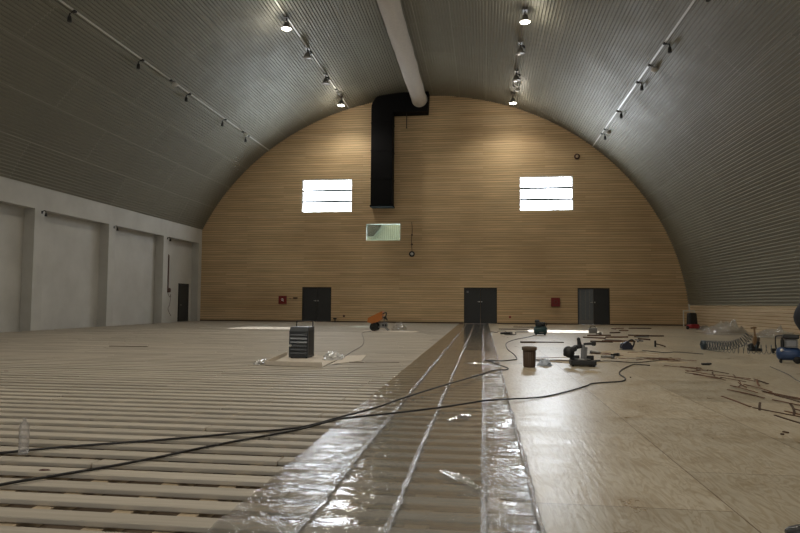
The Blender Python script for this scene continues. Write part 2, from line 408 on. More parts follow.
# gable wall: separate board courses with grooves, cut round the openings
OPEN = [(-12.50, -8.95, 7.56, 9.86), (2.42, 5.90, 7.50, 9.80), (-7.95, -5.57, 5.56, 6.74),
        (-12.38, -10.33, -0.02, 2.38), (-1.26, 0.92, -0.02, 2.38), (6.13, 8.16, -0.02, 2.38)]
def spans(z, x0, x1):
    cuts = sorted((a, b) for a, b, c, d in OPEN if c < z < d); out = []; x = x0
    for a, b in cuts:
        if a > x: out.append((x, min(a, x1)))
        x = max(x, b)
    if x < x1: out.append((x, x1))
    return out
bz = 0.16
edges = sorted(set([round(k*bz, 4) for k in range(0, 98)]+[o[2] for o in OPEN]+[o[3] for o in OPEN]))
face = MB(); grv = MB()
for z0, z1 in zip(edges[:-1], edges[1:]):
    if z1 <= 0 or z1-z0 < 1e-4: continue
    zm = (z0+z1)/2
    if zm > EB-0.01: continue
    xl, xr = arch_x(zm); xl = XL-0.7 if zm < 6.42 else xl-0.15; xr = XR+0.05 if zm < 1.3 else xr+0.15
    on_course = abs(z1/bz-round(z1/bz)) < 1e-3
    zt = z1-(0.022 if on_course else 0)
    for a, b in spans(zm, xl, xr):
        face.add([(a, YB, z0), (b, YB, z0), (b, YB, zt), (a, YB, zt), (a, YB+0.02, zt), (b, YB+0.02, zt)], [(0, 1, 2, 3), (3, 2, 5, 4)])
        if on_course: grv.add([(a, YB+0.02, zt-0.002), (b, YB+0.02, zt-0.002), (b, YB+0.02, z1+0.002), (a, YB+0.02, z1+0.002)], [(0, 1, 2, 3)])
wb = face.build('wall_back', M['planks'], fix=False); struct(wb, 'arched gable wall clad in horizontal pine boards', 'wall')
gv = grv.build('board_groove', M['groove'], wb, fix=False)
# solid wall behind the boards, with only the three glazed openings going through
bk = MB(); zs = sorted(set([-0.3]+[o[2] for o in OPEN[:3]]+[o[3] for o in OPEN[:3]]+[2.5, 16.2]))
for z0, z1 in zip(zs[:-1], zs[1:]):
    x = XL-1.2
    for a, b in sorted((o[0], o[1]) for o in OPEN[:3] if o[2] < (z0+z1)/2 < o[3]):
        bk.bb((x, YB+(0.026 if z0 >= 2.5 else 0.21), z0), (a, YB+0.29, z1)); x = b
    bk.bb((x, YB+(0.026 if z0 >= 2.5 else 0.21), z0), (XR+0.6, YB+0.29, z1))
x = XL-1.2
for a, b, c, d in OPEN[3:]:
    bk.bb((x, YB+0.026, -0.3), (a, YB+0.22, 2.5)); bk.bb((a, YB+0.026, 2.38), (b, YB+0.22, 2.5)); x = b
bk.bb((x, YB+0.026, -0.3), (XR+0.6, YB+0.22, 2.5))
bk.build('wall_core', M['groove'], wb, fix=False)
# reveals of the openings and a solid backing outside
rv = MB()
for a, b, c, d in OPEN[:3]:
    for q in ([(a, c), (a, d)], [(a, d), (b, d)], [(b, d), (b, c)], [(b, c), (a, c)]):
        (x0, z0), (x1, z1) = q
        rv.add([(x0, YB, z0), (x1, YB, z1), (x1, YB+0.30, z1), (x0, YB+0.30, z0)], [(0, 1, 2, 3)])
rv.build('window_reveal', M['white_frame'], wb, fix=False)

# hall end behind the camera
fr = MB(); prof = [(XL-0.7, -0.3), (XL-0.7, 6.42)]
for i in range(41):
    t = t0+(t1-t0)*i/40; a = EA_L if math.cos(t) < 0 else EA_R
    prof.append((CX+(a+0.1)*math.cos(t), (EB+0.1)*math.sin(t)))
prof += [(XR+0.1, -0.3)]
fr.prism(prof, YF-0.3, YF, 'Y')
struct(fr.build('wall_front', M['plaster']), 'plain end wall of the hall behind the viewer', 'wall')

# white side wall with pilasters, head beam and recesses
lw = MB()
XRc = -20.27
lw.bb((XRc-0.3, YF, -0.3), (XRc, YB+0.05, 6.6))                      # recess plane
lw.bb((XRc, YF, 5.42), (XL, YB, 6.5))                                # head beam
for y0, y1 in ((42.55, YB), (37.55, 38.15), (31.65, 32.25), (25.95, 26.6), (20.1, 20.7), (14.2, 14.8), (8.3, 8.9), (2.4, 3.0), (-3.5, -2.9)):
    lw.bb((XRc, y0, -0.12), (XL, y1, 5.42))
struct(lw.build('wall_left', M['plaster']), 'white plastered side wall with shallow recessed bays and pilasters', 'wall')

# low board dado on the other side
rw = MB(); rg = MB()
z = 0.0; k = 0
while z < 1.27:
    zt = min(z+0.165, 1.32)
    rw.box((XR+0.03, (YB+YF)/2, (z+zt)/2-0.006), (0.04, YB-YF, zt-z-0.03), ry=math.radians(-6)); z += 0.165
rg.bb((XR+0.045, YF, -0.3), (XR+0.3, YB+0.05, 1.5)); rg.bb((XR-0.01, YF, 1.40), (XR+0.1, YB+0.05, 1.5))
wr = rw.build('wall_right', M['planks_side']); struct(wr, 'low dado of pale horizontal boards under the vault', 'wall')
rg.build('backing_board', M['groove'], wr)

# floors
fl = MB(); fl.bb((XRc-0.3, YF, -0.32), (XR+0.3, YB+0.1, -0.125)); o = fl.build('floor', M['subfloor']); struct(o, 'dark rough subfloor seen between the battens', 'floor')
pw = MB(); pw.bb((0.34, YF, -0.12), (XR+0.04, YB+0.02, 0.0)); o = pw.build('floor_deck', M['plywood']); o.name = 'floor.001'
struct(o, 'pale plywood sheet flooring with visible joints beside the plastic', 'floor')
bd = MB(); bd.bb((XL, YB-0.012, 0.0), (XR, YB+0.01, 0.07))
for a, b, c, d in OPEN[3:]: pass
bdm = MB()
x = XL
for a, b in ((-12.38, -10.33), (-1.26, 0.92), (6.13, 8.16)):
    bdm.bb((x, YB-0.014, 0.0), (a-0.01, YB-0.001, 0.08)); x = b+0.01
bdm.bb((x, YB-0.014, 0.0), (XR-0.01, YB-0.001, 0.08))
struct(bdm.build('shade_strip_back', M['brown_dark']), 'thin dark strip of painted shade along the foot of the board wall', 'shade_strip')  # dark strip standing in for the thin shadow at the wall foot

# ------------------------------------------------------------------ windows and doors
def window(n, o, label, mull, frame_m, pane_m, t=0.07):
    a, b, c, d = o; y = YB+0.06
    f = MB()
    f.bb((a, y, c), (a+t, y+0.1, d)); f.bb((b-t, y, c), (b, y+0.1, d)); f.bb((a+t, y, d-t), (b-t, y+0.1, d)); f.bb((a+t, y, c), (b-t, y+0.1, c+t))
    w = f.build('window_%d' % n, frame_m); struct(w, label, 'window')
    for k in range(mull):
        z = c+(d-c)*(k+1)/(mull+1)
        q = MB(); q.bb((a+t, y+0.02, z-0.075), (b-t, y+0.08, z+0.075)); q.build('mullion', M['mullion'], w)
    g = MB(); g.bb((a+t, y+0.045, c+t), (b-t, y+0.052, d-t)); g.build('pane', pane_m, w)
    return w
window(1, OPEN[0], 'bright three-row window beside the black duct, high in the board wall', 2, M['white_frame'], M['pane'])
window(2, OPEN[1], 'bright three-row window high in the board wall, on the side without the duct', 2, M['white_frame'], M['pane'])
w3 = window(3, OPEN[2], 'small greenish inner window under the end of the black duct', 0, M['white_frame'], M['pane_green'], 0.04)
# what the inner window looks onto: a pale corrugated wall and a dark gable slope in daylight
cr = MB()
cp = []
for k in range(60):
    x = -9.0+k*0.14
    cp += [(x, YB+1.6), (x+0.07, YB+1.6), (x+0.08, YB+1.66), (x+0.13, YB+1.66)]
vs = []; fs = []
for i, (x, y) in enumerate(cp): vs += [(x, y, 4.6), (x, y, 7.35)]
for i in range(len(cp)-1): fs.append((2*i, 2*i+2, 2*i+3, 2*i+1))
cr.add(vs, fs); o = cr.build('wall_outer', M['corr_light'], fix=False); struct(o, 'pale corrugated wall seen through the small inner window', 'wall')
dk = MB(); dk.prism([(-8.9, 6.0), (-7.62, 6.0), (-6.95, 6.95), (-6.95, 7.4), (-8.9, 7.4)], YB+1.2, YB+1.3, 'Y')
o = dk.build('roof_outer', M['outdark']); struct(o, 'dark roof slope seen through the small inner window', 'roof')

def door(n, x0, x1, label, left_m, handles=True):
    d = MB(); t = 0.06
    d.bb((x0, YB+0.02, 0), (x0+t, YB+0.2, 2.38)); d.bb((x1-t, YB+0.02, 0), (x1, YB+0.2, 2.38)); d.bb((x0+t, YB+0.02, 2.38-t), (x1-t, YB+0.2, 2.38))
    r = d.build('door_%d' % n, M['door_frame']); struct(r, label, 'door')
    xm = (x0+x1)/2
    for k, (a, b) in enumerate(((x0+t, xm-0.006), (xm+0.006, x1-t))):
        q = MB(); q.rbox(((a+b)/2, YB+0.10, 1.16), (b-a, 0.05, 2.31), 0.01)
        lf = q.build('door_leaf', left_m if k == 0 else M['door'], r)
        h = MB(); hx = xm-0.08 if k == 0 else xm+0.08
        h.lathe([(0.0, -0.02), (0.045, -0.02), (0.045, 0.0), (0.0, 0.0)], (hx, YB+0.075, 1.45), 12, 'Y')
        if k == 0: h.tube([(hx, YB+0.06, 1.45), (hx, YB+0.02, 1.45), (hx-0.13, YB+0.02, 1.45)], 0.014)
        h.build('door_handle', M['steel'], lf)
    return r
door(2, *OPEN[3][:2], 'charcoal double door in the board wall beside the red cabinet with the white mark', M['door'])
door(3, *OPEN[4][:2], 'near-black double door at the end of the plastic strip', M['door'])
d4 = door(4, *OPEN[5][:2], 'double door with one paler grey leaf and one dark leaf', M['door_glass'])
ds = MB()
for x in (6.32, 6.62, 6.88): ds.bb((x, YB+0.066, 0.25), (x+0.03, YB+0.076, 2.25))
ds.bb((6.22, YB+0.066, 0.08), (7.1, YB+0.076, 0.30))
ds.build('door_strip', M['grey'], d4)
for xx, zz in ((-1.06, 2.12), (-1.06, 2.12)): pass
sgn = MB(); sgn.rbox((-1.02, YB+0.07, 2.10), (0.13, 0.012, 0.13), 0.003); sgn.build('door_plate', M['grey'], bpy.data.objects['door_3'])
# door in the last bay of the white wall
d1 = MB(); y0, y1 = 40.68, 42.1
d1.bb((XRc-0.01, y0, 0), (XRc+0.06, y0+0.07, 2.55)); d1.bb((XRc-0.01, y1-0.07, 0), (XRc+0.06, y1, 2.55)); d1.bb((XRc-0.01, y0+0.07, 2.48), (XRc+0.06, y1-0.07, 2.55))
r = d1.build('door_1', M['door_frame']); struct(r, 'dark single door in the last bay of the white wall', 'door')
q = MB(); q.rbox((XRc+0.022, (y0+y1)/2, 1.24), (0.045, y1-y0-0.15, 2.47), 0.006); lf = q.build('door_leaf', M['door'], r)
h = MB(); h.tube([(XRc+0.04, 40.9, 1.1), (XRc+0.09, 40.9, 1.1), (XRc+0.09, 41.03, 1.1)], 0.012); h.build('door_handle', M['steel'], lf)

# ------------------------------------------------------------------ open floor: joists and battens
BT = 0.036
jg = None
for k in range(44):
    x = XL+0.15+k*0.48+random.uniform(-0.08, 0.08)
    if x > 0.2: break
    j = MB(); j.rbox((0, (YB+YF)/2, 0), (0.13, YB-YF-0.2, 0.082), 0.004, seg=1)
    o = j.build('floor_joist', M['joist'], loc=(x, 0, -0.125+0.041))
    tag(o, 'long timber joist running down the hall under the crosswise battens', 'joist', 'joists under the battens')
boards = []
row = 0; y = YF+0.3
while y < YB-0.12:
    off = random.uniform(0, 4)
    x = 0.32
    xs = [0.32]
    x -= off if off > 0.8 else 2.2
    while x > XL+0.05: xs.append(x); x -= random.choice((3.0, 4.0, 4.0, 5.1))
    xs.append(XL+0.02)
    for a, b in zip(xs[1:], xs[:-1]):
        if b-a > 0.25: boards.append((a, b, y+random.uniform(-0.014, 0.014), random.uniform(0.145, 0.165)))
    y += 0.31; row += 1
def in_view(a, b, y):
    if y < 3.2: return 0
    # the frame's edge on the open side, in the ground plane
    lx = -0.83*y-0.3
    w = min(b, 0.3)-max(a, lx)
    return max(0, w)/(y*y) if w > 0 else 0
boards.sort(key=lambda t: -in_view(t[0], t[1], t[2]))
far = MB()
bevel_cache = {}
for i, (a, b, y, w) in enumerate(boards):
    if i < 298:
        q = MB(); q.rbox((0, 0, 0), (b-a-0.006, w, BT), 0.005, seg=1)
        o = q.build('floor_batten', M['batten'], loc=((a+b)/2, y, -BT/2-random.uniform(0, 0.004)), fix=False)
        o.rotation_euler = (0, 0, random.uniform(-0.0015, 0.0015))
        tag(o, 'pale pine batten nailed crosswise over the joists of the open floor', 'batten', 'battens of the open floor')
    else:
        far.box(((a+b)/2, y, -BT/2-0.002), (b-a-0.006, w, BT))
o = far.build('batten_field', M['batten'], fix=False)
tag(o, 'pale pine battens in tight rows on the distant part of the open floor', 'battens', kind='stuff')

# ------------------------------------------------------------------ plastic strips laid along the hall
def film_sheet(name, x0, x1, mat, label, amp, seed, lift, y1=42.6, fold=0.0):
    nx = max(4, int((x1-x0)/0.045)); ys = []; y = 1.2
    while y < y1: ys.append(y); y += 0.04 if y < 9 else (0.08 if y < 18 else 0.31)
    ys.append(y1); vs = []; fs = []
    for y in ys:
        for i in range(nx+1):
            x = x0+(x1-x0)*i/nx
            edge = min(i, nx-i)/nx
            sag = -0.010*(0.5+0.5*math.cos(2*PI*(y-YF-0.3)/0.31+PI))
            z = 0.012+lift+sag+amp*noise.noise(V((x*6+seed, y*2.2, 0)))+amp*0.6*noise.noise(V((x*17+seed, y*13, 3)))
            wob = 0.012*noise.noise(V((seed, y*1.5, 5)))
            vs.append((x+(wob if i in (0, nx) else 0), y, max(z, 0.004+lift*0.5)))
    for j in range(len(ys)-1):
        for i in range(nx): k = j*(nx+1)+i; fs.append((k, k+1, k+nx+2, k+nx+1))
    mb = MB(); mb.add(vs, fs, True); o = mb.build(name, mat, fix=False)
    return tag(o, label, 'plastic sheet', 'lengths of clear plastic laid down the hall')
film_sheet('plastic_sheet', -1.55, -1.02, M['film_crinkled'], 'crinkled clear plastic length along the edge of the bare battens, bright with glare', 0.007, 3.1, 0.0)
film_sheet('plastic_sheet', -1.05, -0.53, M['film'], 'smooth clear plastic length between the outer silver seam and the middle seam', 0.004, 17.4, 0.004)
film_sheet('plastic_sheet', -0.56, 0.03, M['film'], 'widest smooth clear plastic length between the middle seam and the inner seam', 0.004, 31.7, 0.008)
M['film_crumpled'] = mat_film('crumpled_film', 0.66, (0.50, 0.48, 0.45), 0.05, 1.0, 13.0, 1.4)
film_sheet('plastic_sheet', 0.0, 0.34, M['film_crumpled'], 'narrow crumpled plastic length along the plywood edge', 0.013, 45.2, 0.012)

def seam(x, w, label, seed, amp):
    ys = []; y = 1.3
    while y < 41.5: ys.append(y); y += 0.03 if y < 9 else (0.07 if y < 18 else 0.25)
    vs = []; fs = []; nx = 6
    for y in ys:
        dx = amp*noise.noise(V((seed, y*2.0, 0)))+amp*0.5*noise.noise(V((seed, y*9, 2)))
        ww = w*(0.8+0.5*noise.noise(V((seed, y*4, 7))))
        for i in range(nx+1):
            u = i/nx-0.5
            z = 0.030+0.014*math.cos(u*PI)+0.012*noise.noise(V((u*6+seed, y*11, 1)))*math.cos(u*PI)
            vs.append((x+dx+u*ww, y, z))
    for j in range(len(ys)-1):
        for i in range(nx): k = j*(nx+1)+i; fs.append((k, k+1, k+nx+2, k+nx+1))
    mb = MB(); mb.add(vs, fs, True); o = mb.build('seam_tape', M['tape'], fix=False)
    return tag(o, label, 'tape', 'silvery seams of the plastic')
seam(-1.035, 0.042, 'wrinkled silvery seam nearest the bare battens', 2.2, 0.02)
seam(-0.545, 0.045, 'wrinkled silvery seam down the middle of the plastic', 8.8, 0.02)
seam(0.005, 0.048, 'wrinkled silvery seam before the crumpled plywood-side plastic', 14.1, 0.018)
seam(0.335, 0.04, 'wrinkled silvery outer edge where plastic meets plywood', 20.6, 0.014)
# upstanding crumples of film on the strip
for i, (x, y, l, rz, lab) in enumerate(((0.02, 11.6, 0.55, 0.5, 'small glaring flap of film across the inner seam, far down the strip'),
                               (-0.12, 13.8, 0.6, -0.2, 'glinting raised fold of film beside the plastic strip crossing cables'),
                               (-0.25, 7.3, 0.5, 1.0, 'short shining crease of film between the two cables and the inner seam'),
                               (-0.16, 4.75, 0.55, -1.0, 'thin shining crease of film near the inner seam, close to the viewer'))):
    mb = MB(); vs = []; fs = []; nn = 18
    for k in range(nn+1):
        t = k/nn-0.5
        for u in (-1, -0.4, 0, 0.4, 1):
            hgt = (1-abs(u))*0.045*(1-(2*t)**2)*(0.7+0.6*noise.noise(V((i*9, t*9, u))))
            vs.append((t*l, u*0.045*(1-0.7*abs(t)), 0.028+max(0, hgt)))
    for k in range(nn):
        for j in range(4): a = k*5+j; fs.append((a, a+1, a+6, a+5))
    mb.add(vs, fs, True); o = mb.build('film_crease', M['tape'], loc=(x, y, 0), fix=False); o.rotation_euler = (0, 0, rz)
    tag(o, lab, 'plastic film')

# ------------------------------------------------------------------ cables
CA = [(-4.26, 4.83), (-4.05, 5.01), (-3.7, 5.29), (-3.28, 5.54), (-2.84, 5.81), (-2.38, 6.14), (-1.88, 6.51), (-1.54, 6.92), (-1.27, 7.58), (-1.02, 8.49), (-0.56, 9.94), (-0.14, 11.13), (0.22, 12.23), (0.43, 12.82), (0.5, 13.12), (0.39, 13.62), (0.15, 14.14), (0.06, 14.35), (0.38, 14.79), (0.66, 15.09), (0.79, 15.41), (0.79, 16.75), (0.7, 18.53), (0.71, 20.28), (0.8, 21.85), (1.15, 23.75), (1.81, 25.9), (2.2, 27.6)]
CB = [(-3.44, 3.91), (-3.35, 4.16), (-3.13, 4.44), (-2.88, 4.76), (-2.66, 5.1), (-2.5, 5.4), (-2.25, 5.81), (-1.85, 6.41), (-1.51, 6.81), (-1.04, 7.22), (-0.48, 7.77), (0.09, 8.43), (0.75, 9.11), (1.2, 9.75), (1.61, 10.51), (1.76, 10.86), (2.01, 11.06), (2.33, 11.3), (2.48, 11.77), (2.52, 12.41), (2.64, 12.97), (2.93, 13.81), (3.27, 14.53), (3.54, 14.36)]
def cable(name, pts2, r, label, z=None, mat=None, cat='cable', group=None, ext=None):
    pts2 = (ext or [])+pts2
    p3 = [(x, y, (z if z is not None else (0.05 if -1.6 < x < 0.36 else 0.004))+r) for x, y in pts2]
    m = MB(); m.tube(smooth_path(p3, 6), r, 7); return tag(m.build(name, mat or M['cable'], fix=False), label, cat, group)
cable('power_cable', CA, 0.011, 'black power cable from past the bottle, looping by the plastic towards the teal compressor', ext=[(-6.5, 3.5), (-5.2, 4.2)])
cable('power_cable', CB, 0.011, 'black power cable crossing nearest the viewer and bending across the plywood to the scattered tools', ext=[(-4.6, 1.6), (-3.9, 2.9)])
cable('thin_cord', [(-3.3, 15.11), (-3.46, 16.85), (-3.65, 19.26), (-4.18, 22.41), (-5.2, 27.5), (-5.1, 29.2)], 0.008, 'thin dark cord from the grey heater towards the orange machine')
cable('thin_cord', [(0.95, 15.3), (1.4, 15.1), (1.7, 15.3), (2.3, 15.0), (2.9, 15.3), (3.4, 15.0), (4.2, 15.9)], 0.010, 'dark cord passing behind the brown bin and the mitre saw')
cable('thin_cord', [(0.35, 29.2), (0.62, 29.28), (0.72, 30.8), (1.0, 31.0), (1.1, 29.0), (0.9, 27.6), (1.1, 27.3), (1.4, 27.9), (1.5, 30.0), (2.1, 30.5)], 0.015, 'dark looped cord of the small grinder near the plastic')
cable('thin_cord', [(4.5, 19.1), (4.9, 18.3), (5.3, 18.6), (5.8, 18.0)], 0.010, 'short dark cord trailing from the navy circular saw')
cable('thin_cord', [(6.07, 14.65), (5.71, 13.0), (5.39, 11.87), (5.3, 10.6), (5.5, 9.4)], 0.006, 'dark hose line curving over the plywood in front of the blue compressor')
cable('thin_cord', [(7.5, 15.6), (8.2, 15.9), (9.0, 16.1), (9.8, 16.0)], 0.012, 'dark cord leaving the top of the blue compressor', z=0.5) if False else None

# ------------------------------------------------------------------ ducts
dk = thing('air_duct', (-4.38, YB-0.7, 14.85), 'angular black air duct elbowing down the board wall', 'duct')
def rel(m, o): return m
bx = MB(); w = 0.72
xa, xb = -7.47-(-4.38), -6.02-(-4.38)
path = [(xa, -6.98), (xb, -6.98), (xb, -0.72)]
# vertical leg with a rounded shoulder into the cross leg
outer = [(xa, -6.98), (xb, -6.98), (xb, -0.72)]
outer += [(0.72, -0.72), (0.78, 0.62)]
for k in range(9):
    a = PI/2+(PI/2)*k/8
    outer.append((xa+1.05+1.05*math.cos(a), -0.38+1.0*math.sin(a)))
bx.prism(outer, -0.36, 0.62, 'Y'); bx.build('duct_casing', M['duct_black'], dk)
gr = MB(); gr.bb((xa-0.05, -0.40, -7.08), (xb+0.05, 0.64, -6.98)); gr.build('outlet_flange', M['duct_black'], dk)
for zz in (-5.2, -3.3, -1.4):
    fl2 = MB(); fl2.bb((xa-0.025, -0.385, zz-0.03), (xb+0.025, 0.64, zz+0.03)); fl2.build('duct_flange', M['duct_black'], dk)
# fabric tube along the ridge
fd = MB(); vs = []; fs = []; n = 28; ys = [YF+0.2+k*0.35 for k in range(int((YB-1.06-YF)/0.35))]+[YB-1.05]
for y in ys:
    for k in range(n):
        a = 2*PI*k/n
        bulge = 0.50+0.035*noise.noise(V((math.cos(a)*1.5, math.sin(a)*1.5, y*0.9)))
        xo = 0.07*noise.noise(V((0, y*0.18, 9)))
        vs.append((-4.22+xo+bulge*math.cos(a), y, 14.93+bulge*math.sin(a)))
for j in range(len(ys)-1):
    for k in range(n): fs.append((j*n+k, j*n+(k+1) % n, (j+1)*n+(k+1) % n, (j+1)*n+k))
fd.add(vs, fs, True); fd.add(vs[-n:], [list(range(n))])
fo = fd.build('duct_sleeve', M['duct_fabric'], fix=True); tag(fo, 'long pale fabric air sleeve under the ridge, ending at the black duct', 'duct')
for k in range(4):
    pass
cl = MB(); cl.torus((-4.2, YB-1.12, 14.93), 0.51, 0.022, 'Y', 28, 6); cl.build('end_collar', M['sensor'], fo)
hr = MB(); hr.cyl((-5.1, YB-0.75, 13.15), (-5.1, YB-0.75, 14.127), 0.03); hr.ball((-5.1, YB-0.75, 13.13), 0.05)
tag(hr.build('hanging_rod', M['black']), 'thin black rod hanging under the cross leg of the duct', 'rod')

# ------------------------------------------------------------------ lighting rails and lamps
RAILS = [(-14.95, 'outer rail over the white wall', 1), (-9.2, 'inner rail on the duct side', 2), (1.9, 'inner rail on the plywood side', 3), (7.2, 'outer rail over the plywood', 4)]
def vault_n(x):
    a = EA_L if x < CX else EA_R; z = arch_z(x)
    nx, nz = -(x-CX)/a**2, -z/EB**2; l = math.hypot(nx, nz); return nx/l, nz/l
LAB = {1: 'pale lighting rail on the vault, lowest one above the white wall', 2: 'pale lighting rail on the vault beside the fabric sleeve, on the white-wall side',
       3: 'grey lighting rail on the vault with lit lamps, on the plywood side', 4: 'pale lighting rail on the vault, lowest one on the plywood side'}
for x, _, k in RAILS:
    nx, nz = vault_n(x); z = arch_z(x); c = V((x+nx*0.06, 0, z+nz*0.06))
    r = MB(); r.box((c.x, (YF+YB)/2, c.z), (0.07, YB-YF-0.3, 0.05), ry=-math.atan2(nx, -nz))
    ro = r.build('lighting_rail', M['rail'] if k != 3 else M['lamp_body'])
    tag(ro, LAB[k], 'lighting rail', 'lighting rails under the vault')
    br = MB()
    y = YF+1
    while y < YB:
        br.box((x+nx*0.03, y, z+nz*0.03), (0.03, 0.04, 0.06), ry=-math.atan2(nx, -nz)); y += 3.1
    br.build('rail_bracket', M['lamp_body'], ro)
def spot(loc, side, label):
    t = thing('track_spotlight', loc, label, 'spotlight', 'dark unlit spotlights on the outer rails')
    a = MB(); a.box((0, 0, -0.02), (0.10, 0.15, 0.06)); a.build('mount', M['lamp_dark'], t)
    b = MB(); b.tube(smooth_path([(0, 0, -0.05), (side*0.14, 0, -0.05), (side*0.19, 0, -0.12), (side*0.19, 0, -0.24)], 5), 0.028, 8); b.build('arm', M['lamp_dark'], t)
    c = MB(); c.lathe([(0.0, 0.08), (0.05, 0.08), (0.07, 0.0), (0.08, -0.14), (0.07, -0.14), (0.0, -0.12)], (side*0.19, 0, -0.26), 14); c.build('lamp_head', M['lamp_dark'], t)
    return t
def under(x, d=0.08):
    nx, nz = vault_n(x); return x+nx*d, arch_z(x)+nz*d
ordn = ['first', 'second', 'third', 'fourth', 'fifth', 'sixth']
ys1 = [21.24, 26.0, 30.6, 35.2, 38.9]; ys4 = [21.6, 25.97, 30.47, 34.96, 39.55]
def ylab(i, n): return ['nearest the viewer', 'second from the viewer', 'third from the viewer', 'next but one to the board wall', 'next to the board wall'][i]
x, z = under(-14.95); s0 = None
for i, y in enumerate(ys1):
    lb = 'dark unlit spotlight over the white wall, '+ylab(i, 5)
    s0 = spot((x, y, z), -1, lb) if i == 0 else dup(s0, (x, y, z), lb)
x, z = under(7.2); s1 = None
for i, y in enumerate(ys4):
    lb = 'dark unlit spotlight high over the plywood, '+ylab(i, 5)
    s1 = spot((x, y, z), 1, lb) if i == 0 else dup(s1, (x, y, z), lb)
def sensor(loc, label):
    t = thing('rail_sensor', loc, label, 'sensor', 'small white domes on the outer and inner rails')
    a = MB(); a.box((0, 0, -0.02), (0.1, 0.14, 0.07)); a.build('mount', M['lamp_dark'], t)
    b = MB(); b.tube([(0, 0, -0.05), (0.16, 0, -0.08), (0.2, 0, -0.16)], 0.025, 8); b.build('arm', M['lamp_body'], t)
    c = MB(); c.lathe([(0.0, 0.06), (0.1, 0.05), (0.15, -0.02), (0.14, -0.08), (0.08, -0.12), (0.0, -0.13)], (0.2, 0, -0.2), 14); c.build('dome', M['sensor'], t)
    return t
sl = [(-14.95, 28.6, 'small white dome on the rail over the white wall, nearer one'), (-14.95, 37.9, 'small white dome on the rail over the white wall, by the board wall'),
      (-9.2, 38.8, 'small pale dome on the inner rail beside the sleeve, next to the last lit lamp'), (1.9, 38.7, 'small pale dome on the inner plywood-side rail, next to the last lit lamp'),
      (7.2, 28.3, 'small white dome on the outer plywood-side rail, nearer one'), (7.2, 38.56, 'small white dome on the outer plywood-side rail, by the board wall')]
p0 = None
for x_, y, lb in sl:
    x, z = under(x_); p0 = sensor((x, y, z), lb) if p0 is None else dup(p0, (x, y, z), lb)
def bell(loc, lit, label):
    t = thing('bell_lamp', loc, label, 'lamp', 'lit bell lamps' if lit else 'unlit bell lamps')
    a = MB(); a.box((0, 0, -0.03), (0.2, 0.3, 0.1)); a.build('mount', M['lamp_body'], t)
    b = MB(); b.tube([(0, 0, -0.08), (0, -0.0, -0.34)], 0.03, 8)
    if not lit: b.tube(smooth_path([(0.0, 0, -0.2), (0.16, 0, -0.22), (0.2, 0, -0.35)], 4), 0.045, 8)
    b.build('arm', M['lamp_dark'], t)
    c = MB(); c.lathe([(0.0, 0.16), (0.11, 0.15), (0.15, 0.0), (0.25, -0.14), (0.24, -0.15), (0.13, -0.02), (0.0, 0.02)], (0, 0, -0.45), 20); c.build('shade', M['lamp_body'], t)
    d = MB(); d.lathe([(0.0, -0.02), (0.2, -0.02), (0.225, 0.0), (0.2, 0.03), (0.0, 0.03)], (0, 0, -0.585), 20); d.build('lens', M['lamp_lit'] if lit else M['lamp_off'], t)
    return t
LAMPS = []
lit0 = off0 = None
for x_, nm in ((-9.2, 'inner rail beside the sleeve'), (1.9, 'inner plywood-side rail')):
    for y, lit, wh in ((28.55, True, 'nearer glowing one'), (32.2, False, 'first after the nearer glowing lamp'), (36.15, False, 'second after the nearer glowing lamp'), (40.3, True, 'glowing against the board wall')):
        x, z = under(x_, 0.05)
        lb = ('lit bell lamp on the %s, %s' if lit else 'unlit bell lamp on the %s, %s') % (nm, wh)
        if lit: lit0 = bell((x, y, z), True, lb) if lit0 is None else dup(lit0, (x, y, z), lb); LAMPS.append((x, y, z-0.63))
        else: off0 = bell((x, y, z), False, lb) if off0 is None else dup(off0, (x, y, z), lb)

# ------------------------------------------------------------------ fittings on the walls
def hose_cabinet(x, z, s, label):
    t = thing('wall_mounted_cabinet', (x, YB, z), label, 'fire cabinet', 'red fire cabinets on the board wall')
    a = MB(); a.rbox((0, -0.06, 0), (s, 0.12, s), 0.012); a.build('cabinet_body', M['red'], t)
    b = MB(); b.rbox((0, -0.125, 0), (s-0.06, 0.014, s-0.06), 0.004); d = b.build('cabinet_door', M['red'], t)
    return t, d
t, d = hose_cabinet(-13.75, 1.49, 0.56, 'red fire cabinet with a white mark, beside the charcoal double door')
c = MB(); c.torus((0, -0.136, 0.02), 0.075, 0.016, 'Y', 18, 6); c.bb((-0.02, -0.142, -0.05), (0.02, -0.132, 0.09)); c.bb((0.05, -0.142, -0.12), (0.085, -0.132, 0.0)); c.build('emblem', M['white'], d)
t, d = hose_cabinet(4.71, 1.45, 0.57, 'red fire cabinet with a dull ring mark, beside the door with a paler leaf')
c = MB(); c.torus((0, -0.136, 0.0), 0.11, 0.014, 'Y', 18, 6); c.build('emblem', M['rust'], d)
def wallbox(name, x, z, w, hgt, dep, mat, label, cat, group=None, y=YB):
    m = MB(); m.rbox((x, y-dep/2, z), (w, dep, hgt), 0.008); return tag(m.build(name, mat), label, cat, group)
wallbox('wall_bracket', -12.86, 1.62, 0.30, 0.10, 0.08, M['brown_dark'], 'small brown bracket between red cabinet and charcoal double door', 'bracket')
wallbox('wall_bracket', -13.22, 1.58, 0.13, 0.05, 0.06, M['brown'], 'tiny brown bracket touching the red cabinet on the door side', 'bracket')
wallbox('power_socket', -9.42, 0.42, 0.14, 0.14, 0.06, M['rust'], 'small dark red socket low on the wall beside the charcoal double door', 'socket')
wallbox('power_socket', 1.77, 0.45, 0.13, 0.13, 0.06, M['redplastic'], 'small dark red socket low on the wall beside the near-black door', 'socket')
ms = thing('door_stop', (-10.0, YB-0.2, 0), 'small black stopper on the floor beside the charcoal double door', 'door stop')
